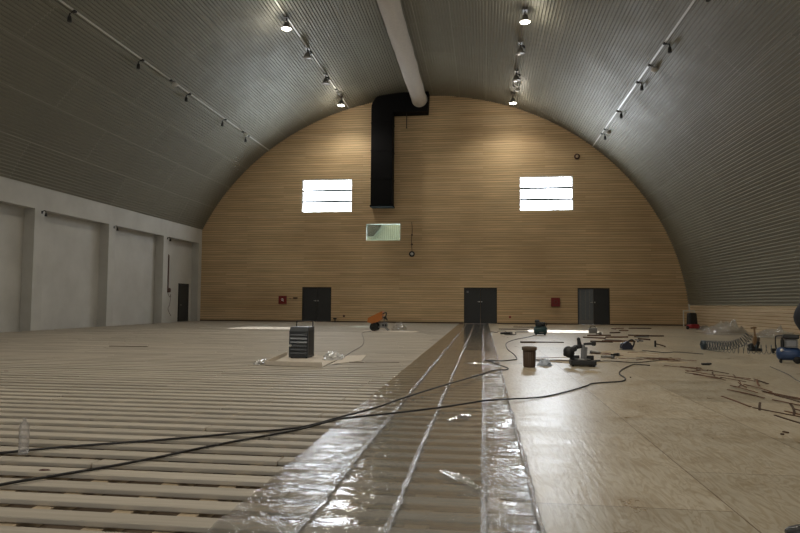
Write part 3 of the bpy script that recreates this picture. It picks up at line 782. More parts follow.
a = MB(); a.lathe([(0.0, 0), (0.1, 0), (0.07, 0.05), (0.04, 0.1), (0.04, 0.2)], n=12); a.build('base', M['black'], ms)
a = MB(); a.rbox((0, 0, 0.24), (0.24, 0.1, 0.09), 0.02); a.build('head', M['black'], ms)
def ring(x, z, R, mat, mat2, label, nm, cat):
    t = thing(nm, (x, YB, z), label, cat)
    a = MB(); a.lathe([(0.0, -0.02), (R*0.62, -0.02), (R, 0.0), (R, 0.06), (0.0, 0.06)], (0, -0.06, 0), 20, 'Y'); a.build('housing', mat, t)
    b = MB(); b.lathe([(0.0, -0.03), (R*0.5, -0.02), (R*0.5, 0.0), (0, 0)], (0, -0.075, 0), 16, 'Y'); b.build('face', mat2, t)
    return t
ring(6.17, 11.08, 0.19, M['rust'], M['planks_side'], 'small round red alarm high on the boards near the vault edge', 'alarm_bell', 'alarm')
ring(-4.77, 4.65, 0.20, M['lamp_dark'], M['white_frame'], 'small round grey wall fitting below the inner window, cable above it', 'wall_speaker', 'speaker')
m = MB(); m.tube(smooth_path([(-4.80, YB-0.015, 6.83), (-4.76, YB-0.02, 6.2), (-4.81, YB-0.015, 5.6), (-4.77, YB-0.02, 4.86)], 6), 0.02, 6)
for zz, w in ((5.95, 0.10), (5.3, 0.13)): m.box((-4.78, YB-0.02, zz), (w, 0.04, 0.10))
tag(m.build('wall_cable', M['brown_dark']), 'thin brown cable on the boards above the round wall fitting', 'cable')
# hooks at the pilaster heads
for y, lb in ((26.4, 'small hooked lamp at the top of the widest visible pilaster'), (32.1, 'small hooked lamp on the second visible pilaster from the viewer'), (38.0, 'small dark fitting on the pilaster before the bay with the door')):
    t = thing('wall_lamp', (XL, y, 5.30), lb, 'wall lamp', 'small lamps at the pilaster heads')
    a = MB(); a.box((0.015, 0, 0), (0.03, 0.08, 0.12)); a.build('plate', M['lamp_dark'], t)
    a = MB(); a.tube(smooth_path([(0.03, 0, 0.05), (0.16, 0, 0.07), (0.2, 0, -0.02)], 4), 0.018, 6); a.build('arm', M['lamp_dark'], t)
    a = MB(); a.lathe([(0.0, 0.08), (0.04, 0.06), (0.06, -0.08), (0.0, -0.06)], (0.2, 0, -0.1), 10); a.build('shade', M['lamp_dark'], t)
pp = thing('pipe_assembly', (XRc, 39.0, 0), 'rust-brown pipe with elbow in the last bay of the white wall', 'pipe')
a = MB(); a.tube(smooth_path([(0.1, -0.3, 4.30), (0.1, -0.06, 4.30), (0.1, 0.0, 4.22), (0.1, 0.0, 3.5), (0.1, 0, 2.6), (0.1, 0.0, 2.2)], 5), 0.075, 10); a.build('pipe', M['rust'], pp)
a = MB(); a.rbox((0.08, -0.36, 4.28), (0.16, 0.34, 0.22), 0.01); a.build('bracket', M['brown_dark'], pp)
a = MB(); a.rbox((0.09, -0.22, 2.45), (0.18, 0.36, 0.22), 0.01); a.build('junction_box', M['lamp_dark'], pp)
a = MB(); a.lathe([(0.0, 0.0), (0.16, 0.02), (0.18, 0.1), (0.18, 0.22), (0.14, 0.3), (0.0, 0.3)], (0.12, 0.03, 1.9), 14); a.build('valve', M['rust'], pp)
hz = MB(); hz.tube(smooth_path([(XRc+0.1, 39.05, 1.88), (XRc+0.1, 39.35, 1.6), (XRc+0.08, 39.5, 1.8), (XRc+0.08, 39.4, 1.15), (XRc+0.07, 39.2, 0.85), (XRc+0.07, 39.6, 0.4)], 6), 0.012, 6)
tag(hz.build('red_hose', M['rust']), 'thin reddish hose dangling below the pipe valve on the white wall', 'hose')

# ------------------------------------------------------------------ grey heater on its tray
ht = thing('fan_heater', (-4.25, 14.78, 0.034), 'dark grey louvred heater with tube handle on a cardboard tray', 'heater', rz=math.radians(-3))
W_, D_, H_ = 0.46, 0.48, 0.70
a = MB(); a.prism([(-D_/2, 0.0), (D_/2, 0.0), (D_/2, H_), (-D_/2+0.10, H_), (-D_/2+0.02, H_-0.1)], -W_/2, W_/2, 'X'); a.build('casing', M['heater'], ht)
for k in range(6):
    z = 0.09+k*0.085
    s_ = MB(); s_.box((0, -D_/2-0.006+0.004*k*0.4, z), (W_-0.07, 0.03, 0.045), rx=math.radians(-25)); s_.build('louvre', M['heater_light'] if k in (3, 4) else M['heater'], ht)
a = MB(); a.bb((W_/2, -0.14, 0.05), (W_/2+0.006, 0.16, 0.62)); a.build('side_panel', M['black'], ht)
a = MB(); zt = H_+0.13
a.tube(smooth_path([(-0.2, 0.2, H_-0.05), (-0.2, 0.21, zt-0.01), (-0.17, 0.21, zt), (0.17, 0.21, zt), (0.2, 0.21, zt-0.01), (0.2, 0.2, H_-0.05)], 4), 0.014, 8); a.build('handle', M['black'], ht)
a = MB(); a.lathe([(0.0, -0.03), (0.03, -0.03), (0.035, 0.0), (0, 0)], (-0.19, -D_/2-0.01, 0.27), 10, 'Y'); a.build('knob', M['steel'], ht)
for sx in (-1, 1):
    for sy in (-1, 1):
        a = MB(); a.lathe([(0.0, -0.02), (0.025, -0.02), (0.02, 0.0), (0, 0)], (sx*0.18, sy*0.18, 0.0), 8); a.build('foot', M['rubber'], ht)
tr = MB()
tr.prism([(-4.46, 12.85), (-3.22, 12.70), (-3.38, 15.5), (-4.78, 15.35)], 0.002, 0.012, 'Z')
o = tr.build('cardboard_tray', M['card']); tag(o, 'flat cardboard tray with turned-up edges under the grey heater', 'cardboard')
ed = MB()
for (p, q) in (((-4.46, 12.85), (-3.22, 12.70)), ((-4.78, 15.35), (-4.46, 12.85))):
    (x0, y0), (x1, y1) = p, q; L_ = math.hypot(x1-x0, y1-y0); an = math.atan2(y1-y0, x1-x0)
    ed.box(((x0+x1)/2, (y0+y1)/2, 0.055), (L_, 0.012, 0.09), rz=an)
ed.build('turned_edge', M['card'], o)
fp = MB(); fp.prism([(-3.20, 13.3), (-2.72, 14.3), (-2.9, 15.9), (-3.36, 15.5)], 0.002, 0.008, 'Z'); fp.build('flap', M['card'], o)
def crumple(name, c, d, mat, label, cat, seed, n=22, m=14, rough_=0.5, flat=0.0):
    """crumpled sheet or bag: a noisy closed dome sitting on the floor"""
    vs = []; fs = []
    for i in range(n):
        a = 2*PI*i/n
        for j in range(m+1):
            f = j/m; q = math.sin(f*PI*0.5+0.0) if False else f
            r = (1-f)**0.5 if not flat else (1-f)**0.8
            k = 1+rough_*noise.noise(V((math.cos(a)*2.2+seed, math.sin(a)*2.2, f*3)))
            hz_ = f**0.9*(1+rough_*noise.noise(V((math.cos(a)*r*2.5+seed, math.sin(a)*r*2.5, 7))))
            vs.append((c[0]+d[0]/2*r*k*math.cos(a), c[1]+d[1]/2*r*k*math.sin(a), c[2]+max(0.0, d[2]*hz_)))
    for i in range(n):
        for j in range(m): fs.append((i*(m+1)+j, ((i+1) % n)*(m+1)+j, ((i+1) % n)*(m+1)+j+1, i*(m+1)+j+1))
    mb = MB(); mb.add(vs, fs, False); return tag(mb.build(name, mat), label, cat)
crumple('plastic_wrap', (-3.45, 14.6, 0.012), (0.5, 0.9, 0.17), M['wrap'], 'shiny crumpled wrap beside the heater at the tray edge facing the plastic strip', 'plastic wrap', 2.0)
crumple('plastic_wrap', (-4.70, 13.3, 0.0), (0.28, 0.7, 0.09), M['wrap'], 'small shiny wrap scrap outside the tray, away from the plastic strip', 'plastic wrap', 5.0)

# ------------------------------------------------------------------ brown bin and bag
t = thing('waste_bin', (0.955, 13.62, 0.0), 'brown tapered bin with an overhanging rim standing on the plywood', 'bin')
a = MB(); a.lathe([(0.0, 0.0), (0.112, 0.0), (0.12, 0.02), (0.128, 0.36), (0.118, 0.36), (0.108, 0.03), (0.0, 0.03)], n=24); a.build('bin_body', M['brown'], t)
for k in range(24):
    pass
a = MB()
for k in range(20):
    an = 2*PI*k/20; a.cyl((0.119*math.cos(an), 0.119*math.sin(an), 0.02), (0.128*math.cos(an), 0.128*math.sin(an), 0.35), 0.006, n=6)
a.build('body_rib', M['brown_dark'], t)
a = MB(); a.lathe([(0.128, 0.345), (0.152, 0.35), (0.156, 0.37), (0.156, 0.415), (0.148, 0.42), (0.14, 0.415), (0.126, 0.36)], n=24); a.build('rim', M['brown'], t)
crumple('plastic_bag', (1.31, 14.0, 0.0), (0.30, 0.34, 0.15), M['bag'], 'pale bluish crumpled plastic bag beside the brown bin', 'plastic bag', 11.0)

# ------------------------------------------------------------------ mitre saw
t = thing('mitre_saw', (2.10, 14.1, 0.0), 'black mitre saw with upright grey column and side grip on the plywood', 'saw')
a = MB(); a.rbox((0, 0, 0.075), (0.52, 0.40, 0.10), 0.02)
for sx in (-0.22, 0.22):
    for sy in (-0.15, 0.15): a.cyl((sx, sy, 0), (sx, sy, 0.04), 0.025, 0.02, 8)
a.build('base', M['black'], t)
a = MB(); a.lathe([(0.0, 0), (0.17, 0), (0.17, 0.025), (0, 0.025)], (0, -0.02, 0.125), 24); a.build('turntable', M['grey'], t)
a = MB(); a.rbox((-0.15, 0.1, 0.17), (0.2, 0.03, 0.09), 0.006); a.rbox((0.15, 0.1, 0.17), (0.2, 0.03, 0.09), 0.006); a.build('fence', M['black'], t)
a = MB(); a.rbox((0.02, 0.06, 0.29), (0.09, 0.10, 0.32), 0.015, taper=0.8); a.rbox((0.07, 0.02, 0.27), (0.05, 0.08, 0.26), 0.01, ry=0.1); a.build('column', M['grey'], t)
a = MB(); a.rbox((-0.09, 0.05, 0.40), (0.20, 0.09, 0.09), 0.03, ry=-0.2); a.cyl((-0.05, 0.05, 0.42), (-0.07, 0.05, 0.56), 0.05, 0.035, 12); a.ball((-0.07, 0.05, 0.56), 0.04); a.build('arm', M['black'], t)
a = MB(); a.lathe([(0.0, -0.07), (0.09, -0.07), (0.11, -0.03), (0.11, 0.03), (0.09, 0.07), (0, 0.07)], (-0.28, 0.06, 0.30), 18, 'Y'); a.rbox((-0.20, 0.04, 0.345), (0.18, 0.13, 0.12), 0.04, ry=-0.3); a.rbox((-0.33, 0.05, 0.24), (0.12, 0.10, 0.09), 0.03); h_ = a.build('motor_head', M['black'], t)
a = MB(); a.lathe([(0.0, -0.002), (0.105, -0.002), (0.105, 0.002), (0, 0.002)], (-0.27, -0.02, 0.27), 28, 'Y'); a.build('blade', M['black'], h_)
a = MB(); a.tube([(0.03, 0.04, 0.46), (0.16, 0.03, 0.47), (0.25, 0.02, 0.475)], [0.022, 0.028, 0.03], 10); a.rbox((0.235, 0.02, 0.475), (0.10, 0.07, 0.10), 0.03); a.build('handle', M['black'], t)
a = MB(); a.cyl((0.18, -0.05, 0.12), (0.36, -0.05, 0.13), 0.012, 0.01, 8); a.build('extension_bar', M['black'], t)

# ------------------------------------------------------------------ small teal compressor
t = thing('air_compressor', (2.42, 27.88, 0.0), 'small compressor with dark motor on a teal tank, standing in the sun patch', 'compressor')
a = MB(); a.lathe([(0.0, -0.28), (0.10, -0.275), (0.16, -0.23), (0.17, -0.2), (0.17, 0.2), (0.16, 0.23), (0.10, 0.275), (0, 0.28)], (0, 0, 0.2), 20, 'X'); a.build('tank', M['teal'], t)
a = MB()
for sx in (-0.18, 0.18): a.rbox((sx, 0, 0.03), (0.06, 0.26, 0.06), 0.01)
a.build('foot', M['rubber'], t)
a = MB(); a.rbox((-0.08, 0, 0.45), (0.26, 0.24, 0.2), 0.05); a.lathe([(0.0, -0.11), (0.09, -0.11), (0.1, 0.1), (0, 0.12)], (0.1, 0, 0.46), 14, 'X'); a.rbox((-0.13, 0, 0.58), (0.2, 0.18, 0.12), 0.04); a.build('motor', M['black'], t)
a = MB(); a.rbox((0, -0.12, 0.335), (0.42, 0.06, 0.05), 0.012); a.build('deck', M['teal'], t)
a = MB(); a.tube([(0.22, 0.05, 0.36), (0.27, 0.05, 0.44), (0.26, 0.05, 0.52)], 0.018, 8); a.build('handle', M['black'], t)
a = MB(); a.bb((-0.06, -0.176, 0.10), (0.12, -0.168, 0.13)); a.build('plate', M['grey'], t)

# ------------------------------------------------------------------ orange machine before the gable wall
t = thing('wheeled_machine', (-4.85, 29.85, 0.0), 'orange machine with tilted hopper on a black wheel, before the board wall', 'machine')
a = MB(); a.prism([(-0.52, 0.42), (-0.48, 0.62), (0.16, 0.93), (0.20, 0.90), (0.16, 0.55), (-0.06, 0.42), (-0.30, 0.36)], -0.32, 0.32, 'Y'); a.build('hopper', M['orange'], t)
a = MB(); a.torus((-0.20, -0.28, 0.2), 0.15, 0.055, 'Y', 20, 8); a.lathe([(0.0, -0.05), (0.13, -0.04), (0.13, 0.04), (0, 0.05)], (-0.20, -0.28, 0.2), 16, 'Y'); a.build('wheel', M['rubber'], t)
a = MB(); a.torus((-0.20, 0.28, 0.2), 0.15, 0.055, 'Y', 20, 8); a.lathe([(0.0, -0.05), (0.13, -0.04), (0.13, 0.04), (0, 0.05)], (-0.20, 0.28, 0.2), 16, 'Y'); a.build('wheel', M['rubber'], t)
a = MB(); a.tube([(-0.20, -0.28, 0.2), (-0.20, 0.28, 0.2)], 0.025, 8)
a.tube([(-0.2, -0.22, 0.2), (0.30, -0.22, 0.18), (0.46, -0.2, 0.03)], 0.028, 8); a.tube([(-0.2, 0.22, 0.2), (0.30, 0.22, 0.18), (0.46, 0.2, 0.03)], 0.028, 8)
a.tube([(0.3, -0.22, 0.18), (0.26, -0.2, 0.55), (0.14, 0, 0.75)], 0.025, 8); a.build('frame', M['grey'], t)
a = MB(); a.rbox((0.22, -0.02, 0.30), (0.36, 0.36, 0.20), 0.03); a.build('motor_housing', M['grey'], t)
a = MB(); a.rbox((0.28, -0.21, 0.28), (0.2, 0.03, 0.10), 0.01); a.build('vent', M['black'], t)
a = MB(); a.tube(smooth_path([(0.16, -0.15, 0.8), (0.36, -0.15, 0.86), (0.34, -0.15, 0.66), (0.42, -0.15, 0.5)], 5), 0.03, 8); a.ball((0.3, -0.15, 0.62), 0.08); a.build('lever', M['black'], t)
crumple('plastic_wrap', (-4.0, 30.6, 0.0), (0.75, 1.2, 0.38), M['film_heap'], 'whitish crumpled sheet heaped behind the orange machine', 'plastic wrap', 21.0)
tr = MB(); tr.prism([(-5.6, 29.2), (-3.2, 28.6), (-2.9, 29.6), (-4.0, 30.6), (-5.6, 30.3)], 0.001, 0.006, 'Z'); tag(tr.build('floor_board', M['card']), 'pale thin board lying under the orange machine', 'board')

# ------------------------------------------------------------------ red and black machine by the corner
t = thing('cleaning_machine', (11.2, 36.6, 0.0), 'black and red machine with pale frame, by the corner of the boards', 'machine', rz=math.radians(14))
a = MB(); a.rbox((0.05, 0, 0.55), (0.5, 0.4, 0.7), 0.08, taper=0.85); a.build('body', M['black'], t)
a = MB(); a.rbox((0.06, -0.08, 0.17), (0.58, 0.5, 0.24), 0.07, taper=0.9); a.build('base', M['redplastic'], t)
a = MB(); a.tube(smooth_path([(-0.33, 0.16, 0.12), (-0.32, 0.18, 0.95), (-0.28, 0.18, 1.0), (0.28, 0.18, 1.0), (0.32, 0.18, 0.95), (0.32, 0.16, 0.45)], 4), 0.028, 8); a.build('frame', M['sensor'], t)
a = MB(); a.tube([(0.02, 0.18, 0.95), (0.02, 0.2, 1.32)], 0.028, 8); a.ball((0.02, 0.2, 1.32), 0.035); a.build('handle', M['sensor'], t)
for sx in (-0.26, 0.3):
    a = MB(); a.lathe([(0.0, -0.04), (0.09, -0.04), (0.1, 0.0), (0.09, 0.04), (0, 0.04)], (sx, -0.1, 0.10), 14, 'X'); a.build('wheel', M['rubber'], t)
def heap(name, x, y, w, d, hgt, label, seed):
    """loosely thrown film: draped grid with ridges"""
    nx, ny = 46, 30; vs = []; fs = []
    for j in range(ny+1):
        for i in range(nx+1):
            u, v = i/nx*2-1, j/ny*2-1
            env = max(0, 1-(u*u+v*v)**1.1)
            hh = hgt*env*(0.5+0.9*abs(noise.noise(V((u*2.6+seed, v*2.2, 1))))+0.5*abs(noise.noise(V((u*7+seed, v*6, 4)))))
            kx = 1+0.12*noise.noise(V((u*3, v*3, seed)))
            vs.append((x+u*w/2*kx, y+v*d/2*kx, 0.004+hh))
    for j in range(ny):
        for i in range(nx): k = j*(nx+1)+i; fs.append((k, k+1, k+nx+2, k+nx+1))
    m = MB(); m.add(vs, fs, False); return tag(m.build(name, M['film_heap'], fix=False), label, 'plastic film')
heap('film_heap', 11.05, 31.2, 1.9, 2.6, 0.62, 'tall clear crumpled film heap before the low dado boards', 3.0)
heap('film_heap', 12.1, 28.55, 1.5, 2.2, 0.4, 'lower dull film heap nearer the spiral hose, before the low dado boards', 13.0)
heap('film_heap', 11.75, 36.0, 0.85, 1.5, 0.22, 'small flat film heap beside the black and red machine', 23.0)

# ------------------------------------------------------------------ spiral hose, nailer, blue compressor
def helix(path, R, turns, r, name, label, tilt=0.0):
    path = smooth_path(path, 12); L_ = [0]
    for i in range(len(path)-1): L_.append(L_[-1]+(path[i+1]-path[i]).length)
    pts = []; n = turns*14
    for k in range(n+1):
        s = L_[-1]*k/n; i = 0
        while i < len(L_)-2 and L_[i+1] < s: i += 1
        f = (s-L_[i])/max(1e-9, L_[i+1]-L_[i]); p = path[i].lerp(path[i+1], f); t = (path[i+1]-path[i]).normalized()
        sd = t.cross(V((0, 0, 1))).normalized(); up = sd.cross(t)
        a = 2*PI*turns*k/n
        pts.append(p+sd*(R*math.cos(a))+up*(R*math.sin(a)))
    m = MB(); m.tube(pts, r, 6); return m
R_ = 0.125
m = helix([(6.42, 19.95, R_+0.012), (6.8, 20.0, R_+0.012), (7.25, 20.0, R_+0.02), (7.55, 20.0, 0.26), (7.75, 19.95, 0.45)], R_, 19, 0.011, '', '')
m2 = helix([(6.42, 19.85, R_+0.012), (6.6, 18.9, R_+0.012), (7.0, 18.45, R_+0.012), (7.5, 18.35, R_+0.012), (7.85, 18.3, R_+0.012)], R_, 20, 0.006, '', '')
m.v += []; o = m.build('spiral_hose', M['hose'], fix=False)
tag(o, 'blue-grey spiral air hose coiled across the floor and rising to the nailer', 'hose')
m2.build('slack_coil', M['hose'], o, fix=False)
e = MB()
for k in range(7): e.torus((6.40+k*0.012, 19.95, R_+0.014), R_-0.02*(k % 3), 0.014, 'X', 18, 6)
e.build('tight_coil', M['hose'], o)
t = thing('floor_nailer', (7.72, 19.6, 0.0), 'upright flooring nailer with tan mast, at the end of the spiral hose', 'nailer')
a = MB(); a.rbox((0, 0, 0.05), (0.32, 0.26, 0.08), 0.02); a.rbox((-0.1, 0, 0.14), (0.14, 0.14, 0.16), 0.03, ry=-0.4); a.rbox((0.06, 0, 0.17), (0.10, 0.14, 0.24), 0.03, ry=0.3); a.build('shoe', M['black'], t)
a = MB(); a.rbox((0.0, 0, 0.30), (0.10, 0.10, 0.26), 0.02, ry=0.12); a.cyl((0.02, 0, 0.40), (0.0, 0, 0.68), 0.03, 0.022, 10); a.build('mast', M['brass'], t)
a = MB(); a.tube([(-0.09, 0, 0.66), (0.0, 0, 0.68), (0.06, 0, 0.67)], 0.024, 8); a.build('handle', M['brass'], t)
a = MB(); a.rbox((0.10, 0, 0.30), (0.06, 0.07, 0.20), 0.015, ry=0.2); a.build('magazine', M['brown'], t)
t = thing('staple_gun', (8.02, 18.9, 0.0), 'low black nail gun lying between the upright nailer and the blue compressor', 'nail gun')
a = MB(); a.rbox((0, 0, 0.10), (0.30, 0.10, 0.07), 0.02); a.rbox((-0.1, 0, 0.05), (0.07, 0.08, 0.10), 0.02); a.build('body', M['black'], t)
a = MB(); a.tube([(0.1, 0, 0.12), (0.2, 0, 0.09), (0.24, 0, 0.02)], 0.02, 8); a.build('handle', M['black'], t)

t = thing('air_compressor', (6.93, 15.75, 0.0), 'blue tank compressor with black-topped motor and loop handle', 'compressor', rz=math.radians(-20))
a = MB(); a.lathe([(0.0, -0.25), (0.09, -0.24), (0.135, -0.2), (0.15, -0.16), (0.15, 0.16), (0.135, 0.2), (0.09, 0.24), (0, 0.25)], (0, 0, 0.21), 24, 'X'); a.build('tank', M['blue'], t)
a = MB(); a.rbox((0.05, 0, 0.45), (0.26, 0.22, 0.2), 0.04)
for k in range(5): a.box((0.05, 0, 0.37+0.04*k), (0.275, 0.235, 0.012))
a.build('motor', M['grey'], t)
a = MB(); a.rbox((0.05, 0, 0.60), (0.32, 0.26, 0.10), 0.03); a.build('motor_cover', M['black'], t)
a = MB(); a.rbox((-0.12, 0.0, 0.44), (0.07, 0.10, 0.2), 0.025); a.cyl((-0.12, 0, 0.52), (-0.12, 0, 0.58), 0.02); a.build('pressure_switch', M['black'], t)
a = MB(); a.tube(smooth_path([(-0.22, 0, 0.28), (-0.25, 0, 0.36), (-0.25, 0, 0.56), (-0.22, 0, 0.61), (-0.05, 0, 0.62)], 5), 0.014, 8); a.build('handle', M['black'], t)
a = MB(); a.lathe([(0.0, -0.02), (0.032, -0.02), (0.035, 0.0), (0, 0.0)], (-0.14, -0.14, 0.3), 12, 'Y'); a.build('gauge', M['white'], t)
for sx, sy in ((0.16, -0.13), (0.16, 0.13)):
    a = MB(); a.lathe([(0.0, -0.025), (0.075, -0.025), (0.08, 0.0), (0.075, 0.025), (0, 0.025)], (sx, sy, 0.08), 16, 'Y'); a.build('wheel', M['rubber'], t)
for sy in (-0.09, 0.09):
    a = MB(); a.rbox((-0.16, sy, 0.05), (0.05, 0.05, 0.10), 0.012); a.build('foot', M['rubber'], t)
cb = MB(); cb.tube(smooth_path([(7.1, 15.7, 0.63), (7.35, 15.75, 0.66), (7.7, 15.8, 0.62), (8.1, 15.9, 0.3), (8.4, 15.9, 0.015), (9.2, 16.1, 0.014)], 6), 0.012, 7)
tag(cb.build('thin_cord', M['cable'], fix=False), 'dark cord leaving the top of the blue compressor', 'cable')

# ------------------------------------------------------------------ hand tools on the floor
t = thing('hammer', (5.32, 20.9, 0.0), 'dark hammer standing on its head, beyond the loose strips', 'hammer')
a = MB(); a.rbox((0, 0, 0.10), (0.055, 0.055, 0.20), 0.012); a.build('hammer_head', M['black'], t)
a = MB(); a.tube([(0.0, 0, 0.10), (0.14, -0.02, 0.07), (0.30, -0.03, 0.022)], [0.018, 0.02, 0.022], 8); a.build('handle', M['brown_dark'], t)
t = thing('circular_saw', (4.15, 19.4, 0.0), 'navy circular saw with black grip on the sawdust', 'saw')
a = MB(); a.bb((-0.2, -0.12, 0.0), (0.2, 0.12, 0.012)); a.build('base_plate', M['grey'], t)
a = MB(); a.rbox((-0.05, 0.03, 0.15), (0.26, 0.16, 0.14), 0.04, ry=-0.3); a.rbox((-0.14, 0.03, 0.09), (0.1, 0.14, 0.12), 0.03); a.build('motor', M['navy'], t)
a = MB(); a.prism([(-0.15, 0.02), (0.12, 0.02), (0.15, 0.09), (0.08, 0.2), (-0.03, 0.25), (-0.13, 0.19), (-0.18, 0.10)], -0.13, -0.07, 'Y'); a.build('blade_guard', M['navy'], t)
a = MB(); a.tube(smooth_path([(0.04, 0.03, 0.24), (0.14, 0.03, 0.29), (0.21, 0.03, 0.22), (0.17, 0.03, 0.08)], 5), 0.025, 8); a.build('handle', M['black'], t)
def grinder(loc, rz, label, mat, s=1.0):
    t = thing('angle_grinder', loc, label, 'grinder', 'small power tools on the plywood', rz)
    a = MB(); a.tube([(-0.18*s, 0, 0.045*s), (0.0, 0, 0.05*s), (0.12*s, 0, 0.05*s)], [0.032*s, 0.036*s, 0.04*s], 10); a.build('body', mat, t)
    a = MB(); a.lathe([(0.0, -0.045*s), (0.05*s, -0.045*s), (0.05*s, 0.04*s), (0, 0.05*s)], (0.15*s, 0, 0.048*s), 12); h_ = a.build('gear_head', M['grey'], t)
    a = MB(); a.lathe([(0.0, 0), (0.065*s, 0), (0.065*s, 0.004), (0, 0.004)], (0.16*s, 0, 0.004), 16); a.build('disc', M['black'], h_)
    return t
grinder((0.98, 27.7, 0), 0.3, 'black tool with a looped cord, between plastic and teal compressor', M['black'], 1.4)
grinder((3.32, 16.9, 0), 0.8, 'black grinder lying between mitre saw and circular saw', M['black'], 0.85)
grinder((3.0, 16.2, 0), -0.4, 'grey grinder lying behind the mitre saw', M['lamp_body'], 0.85)
grinder((2.95, 17.6, 0), 2.3, 'pale grey drill-like tool behind the mitre saw, farthest of the three', M['lamp_body'], 0.85)
grinder((5.0, 28.9, 0), 1.0, 'grey tool beside the end of the sun patch', M['lamp_body'], 1.1)
t = thing('small_toolbox', (5.0, 30.4, 0), 'small grey box-shaped tool at the end of the sun patch', 'tool box')
a = MB(); a.rbox((0, 0, 0.12), (0.36, 0.26, 0.24), 0.03); a.build('box_body', M['grey'], t)
a = MB(); a.tube(smooth_path([(-0.1, 0, 0.23), (-0.09, 0, 0.31), (0.09, 0, 0.31), (0.1, 0, 0.23)], 4), 0.016, 8); a.build('handle', M['black'], t)
tr = MB(); tr.rbox((4.83, 14.85, 0.02), (0.16, 0.1, 0.04), 0.008); tr.rbox((4.93, 14.95, 0.02), (0.09, 0.08, 0.035), 0.008, rz=0.5)
tag(tr.build('metal_clamp', M['black']), 'small black clamp at the head of the reddish strip trail', 'clamp')
for (x, y, lb) in ((3.08, 7.11, 'tiny dark chip of wood alone on the plywood, larger of two'), (3.0, 7.0, 'tiny dark chip of wood alone on the plywood, smaller of two'), (2.62, 12.0, 'tiny dark scrap beside the bend in the near cable')):
    q = MB(); q.box((x, y, 0.008), (0.06 if 'larger' in lb or 'scrap' in lb else 0.035, 0.022, 0.014), rz=random.uniform(0, 3)); tag(q.build('wood_chip', M['stripdark']), lb, 'wood chip')
for (x, y, lb) in ((-8.75, 10.9, 'dull red spot of debris on the distant battens'), (-3.35, 4.62, 'small dull red scrap on the battens between the two cables')):
    crumple('red_scrap', (x, y, 0.0), (0.10, 0.05, 0.010), M['rust'], lb, 'scrap', x, 12, 5)

# loose strips of reddish wood
def strip(x, y, rz, l, w, mat, label, group, z=0.0, th=0.009):
    q = MB(); n = 5; vs = []; bow = random.uniform(-0.03, 0.03)*l
    for k in range(n):
        t_ = k/(n-1)-0.5; yy = bow*(1-4*t_*t_)
        for sx, sz in ((-1, 0), (1, 0), (1, 1), (-1, 1)): vs.append((t_*l, yy+sx*w/2, sz*th))
    fs = []
    for k in range(n-1):
        for j in range(4): a = k*4+j; b_ = k*4+(j+1) % 4; fs.append((a, b_, b_+4, a+4))
    fs += [(3, 2, 1, 0), tuple((n-1)*4+j for j in range(4))]
    q.add(vs, fs); o = q.build('wood_strip', mat, loc=(x, y, z+0.001)); o.rotation_euler = (0, 0, rz)
    return tag(o, label, 'wood strip', group)
G1 = 'reddish strips in the long trail'; L1 = 'thin reddish wood strip in the long trail across the plywood before the blue compressor'
trail = [(4.14, 13.64), (4.0, 12.8), (4.38, 13.12), (4.09, 11.9), (4.38, 11.97), (4.26, 11.12), (4.4, 12.3), (4.55, 11.59), (4.26, 10.3), (4.22, 9.5), (3.9, 10.42), (4.04, 9.46)]
for i, (x, y) in enumerate(trail):
    for k in range(2):
        strip(x+random.uniform(-0.16, 0.16), y+random.uniform(-0.45, 0.45), math.radians(90+random.gauss(6, 16)), random.uniform(0.4, 1.1), random.uniform(0.012, 0.028), random.choice((M['strip'], M['strip'], M['stripdark'])), L1, G1, z=random.choice((0, 0.010, 0.020)))
for (x, y) in ((4.33, 13.9), (4.45, 14.1), (4.24, 14.2), (4.1, 13.3), (4.4, 13.6), (4.22, 13.5)):
    strip(x, y, random.uniform(0, PI), random.uniform(0.2, 0.4), 0.025, M['strip'], L1, G1, z=random.choice((0, 0.010)))
for (x, y) in ((3.62, 8.3), (3.55, 8.9), (3.85, 8.7), (3.8, 8.1), (3.4, 9.3), (3.95, 8.4), (3.5, 7.7)):
    strip(x, y, math.radians(90+random.gauss(2, 10)), random.uniform(0.6, 1.1), 0.028, random.choice((M['strip'], M['stripdark'])), 'thin dark strip in the short trail nearest the viewer on the plywood', 'dark strips in the short near trail')
for k in range(12):
    strip(4.32+random.gauss(0, 0.14), 15.9+random.gauss(0, 0.3), random.gauss(0.1, 0.5), random.uniform(0.25, 0.6), random.uniform(0.03, 0.06), M['strip'], 'reddish offcut in the low pile between hammer and strip trail', 'offcuts in the low reddish pile', z=0.010*(k % 4))
for k in range(16):
    strip(3.6+random.uniform(-0.5, 0.9), 17.2+random.uniform(-1.4, 1.8), random.gauss(0, 0.6), random.uniform(0.3, 0.9), random.uniform(0.025, 0.05), random.choice((M['strip'], M['stripdark'], M['strippale'])), 'short wood strip scattered around the circular saw', 'strips around the circular saw')
for k in range(20):
    y = random.uniform(22.5, 40.5)
    strip(4.9+(y-22)*0.17+random.gauss(0, 0.6), y, random.gauss(0.3, 0.7), random.uniform(0.4, 1.2), random.uniform(0.04, 0.07), random.choice((M['strip'], M['stripdark'], M['grey'], M['strip'])), 'loose strip in the scatter between the circular saw and the two-tone door', 'strips towards the two-tone door', th=0.05)
for k in range(6):
    strip(1.6+random.uniform(-0.4, 1.6), 15.6+random.uniform(-0.8, 0.8), random.gauss(0, 0.4), random.uniform(0.3, 0.7), 0.05, random.choice((M['strip'], M['strippale'], M['stripdark'])), 'short wood strip lying around the bin and mitre saw', 'strips around the mitre saw')
strip(2.0, 22.4, 0.05, 1.45, 0.09, M['stripdark'], 'long dark strip behind the brown bin, across the plywood', None, th=0.03)
strip(1.5, 22.1, 0.2, 0.5, 0.10, M['stripdark'], 'short dark strip beside the long dark strip behind the bin', None, th=0.05)
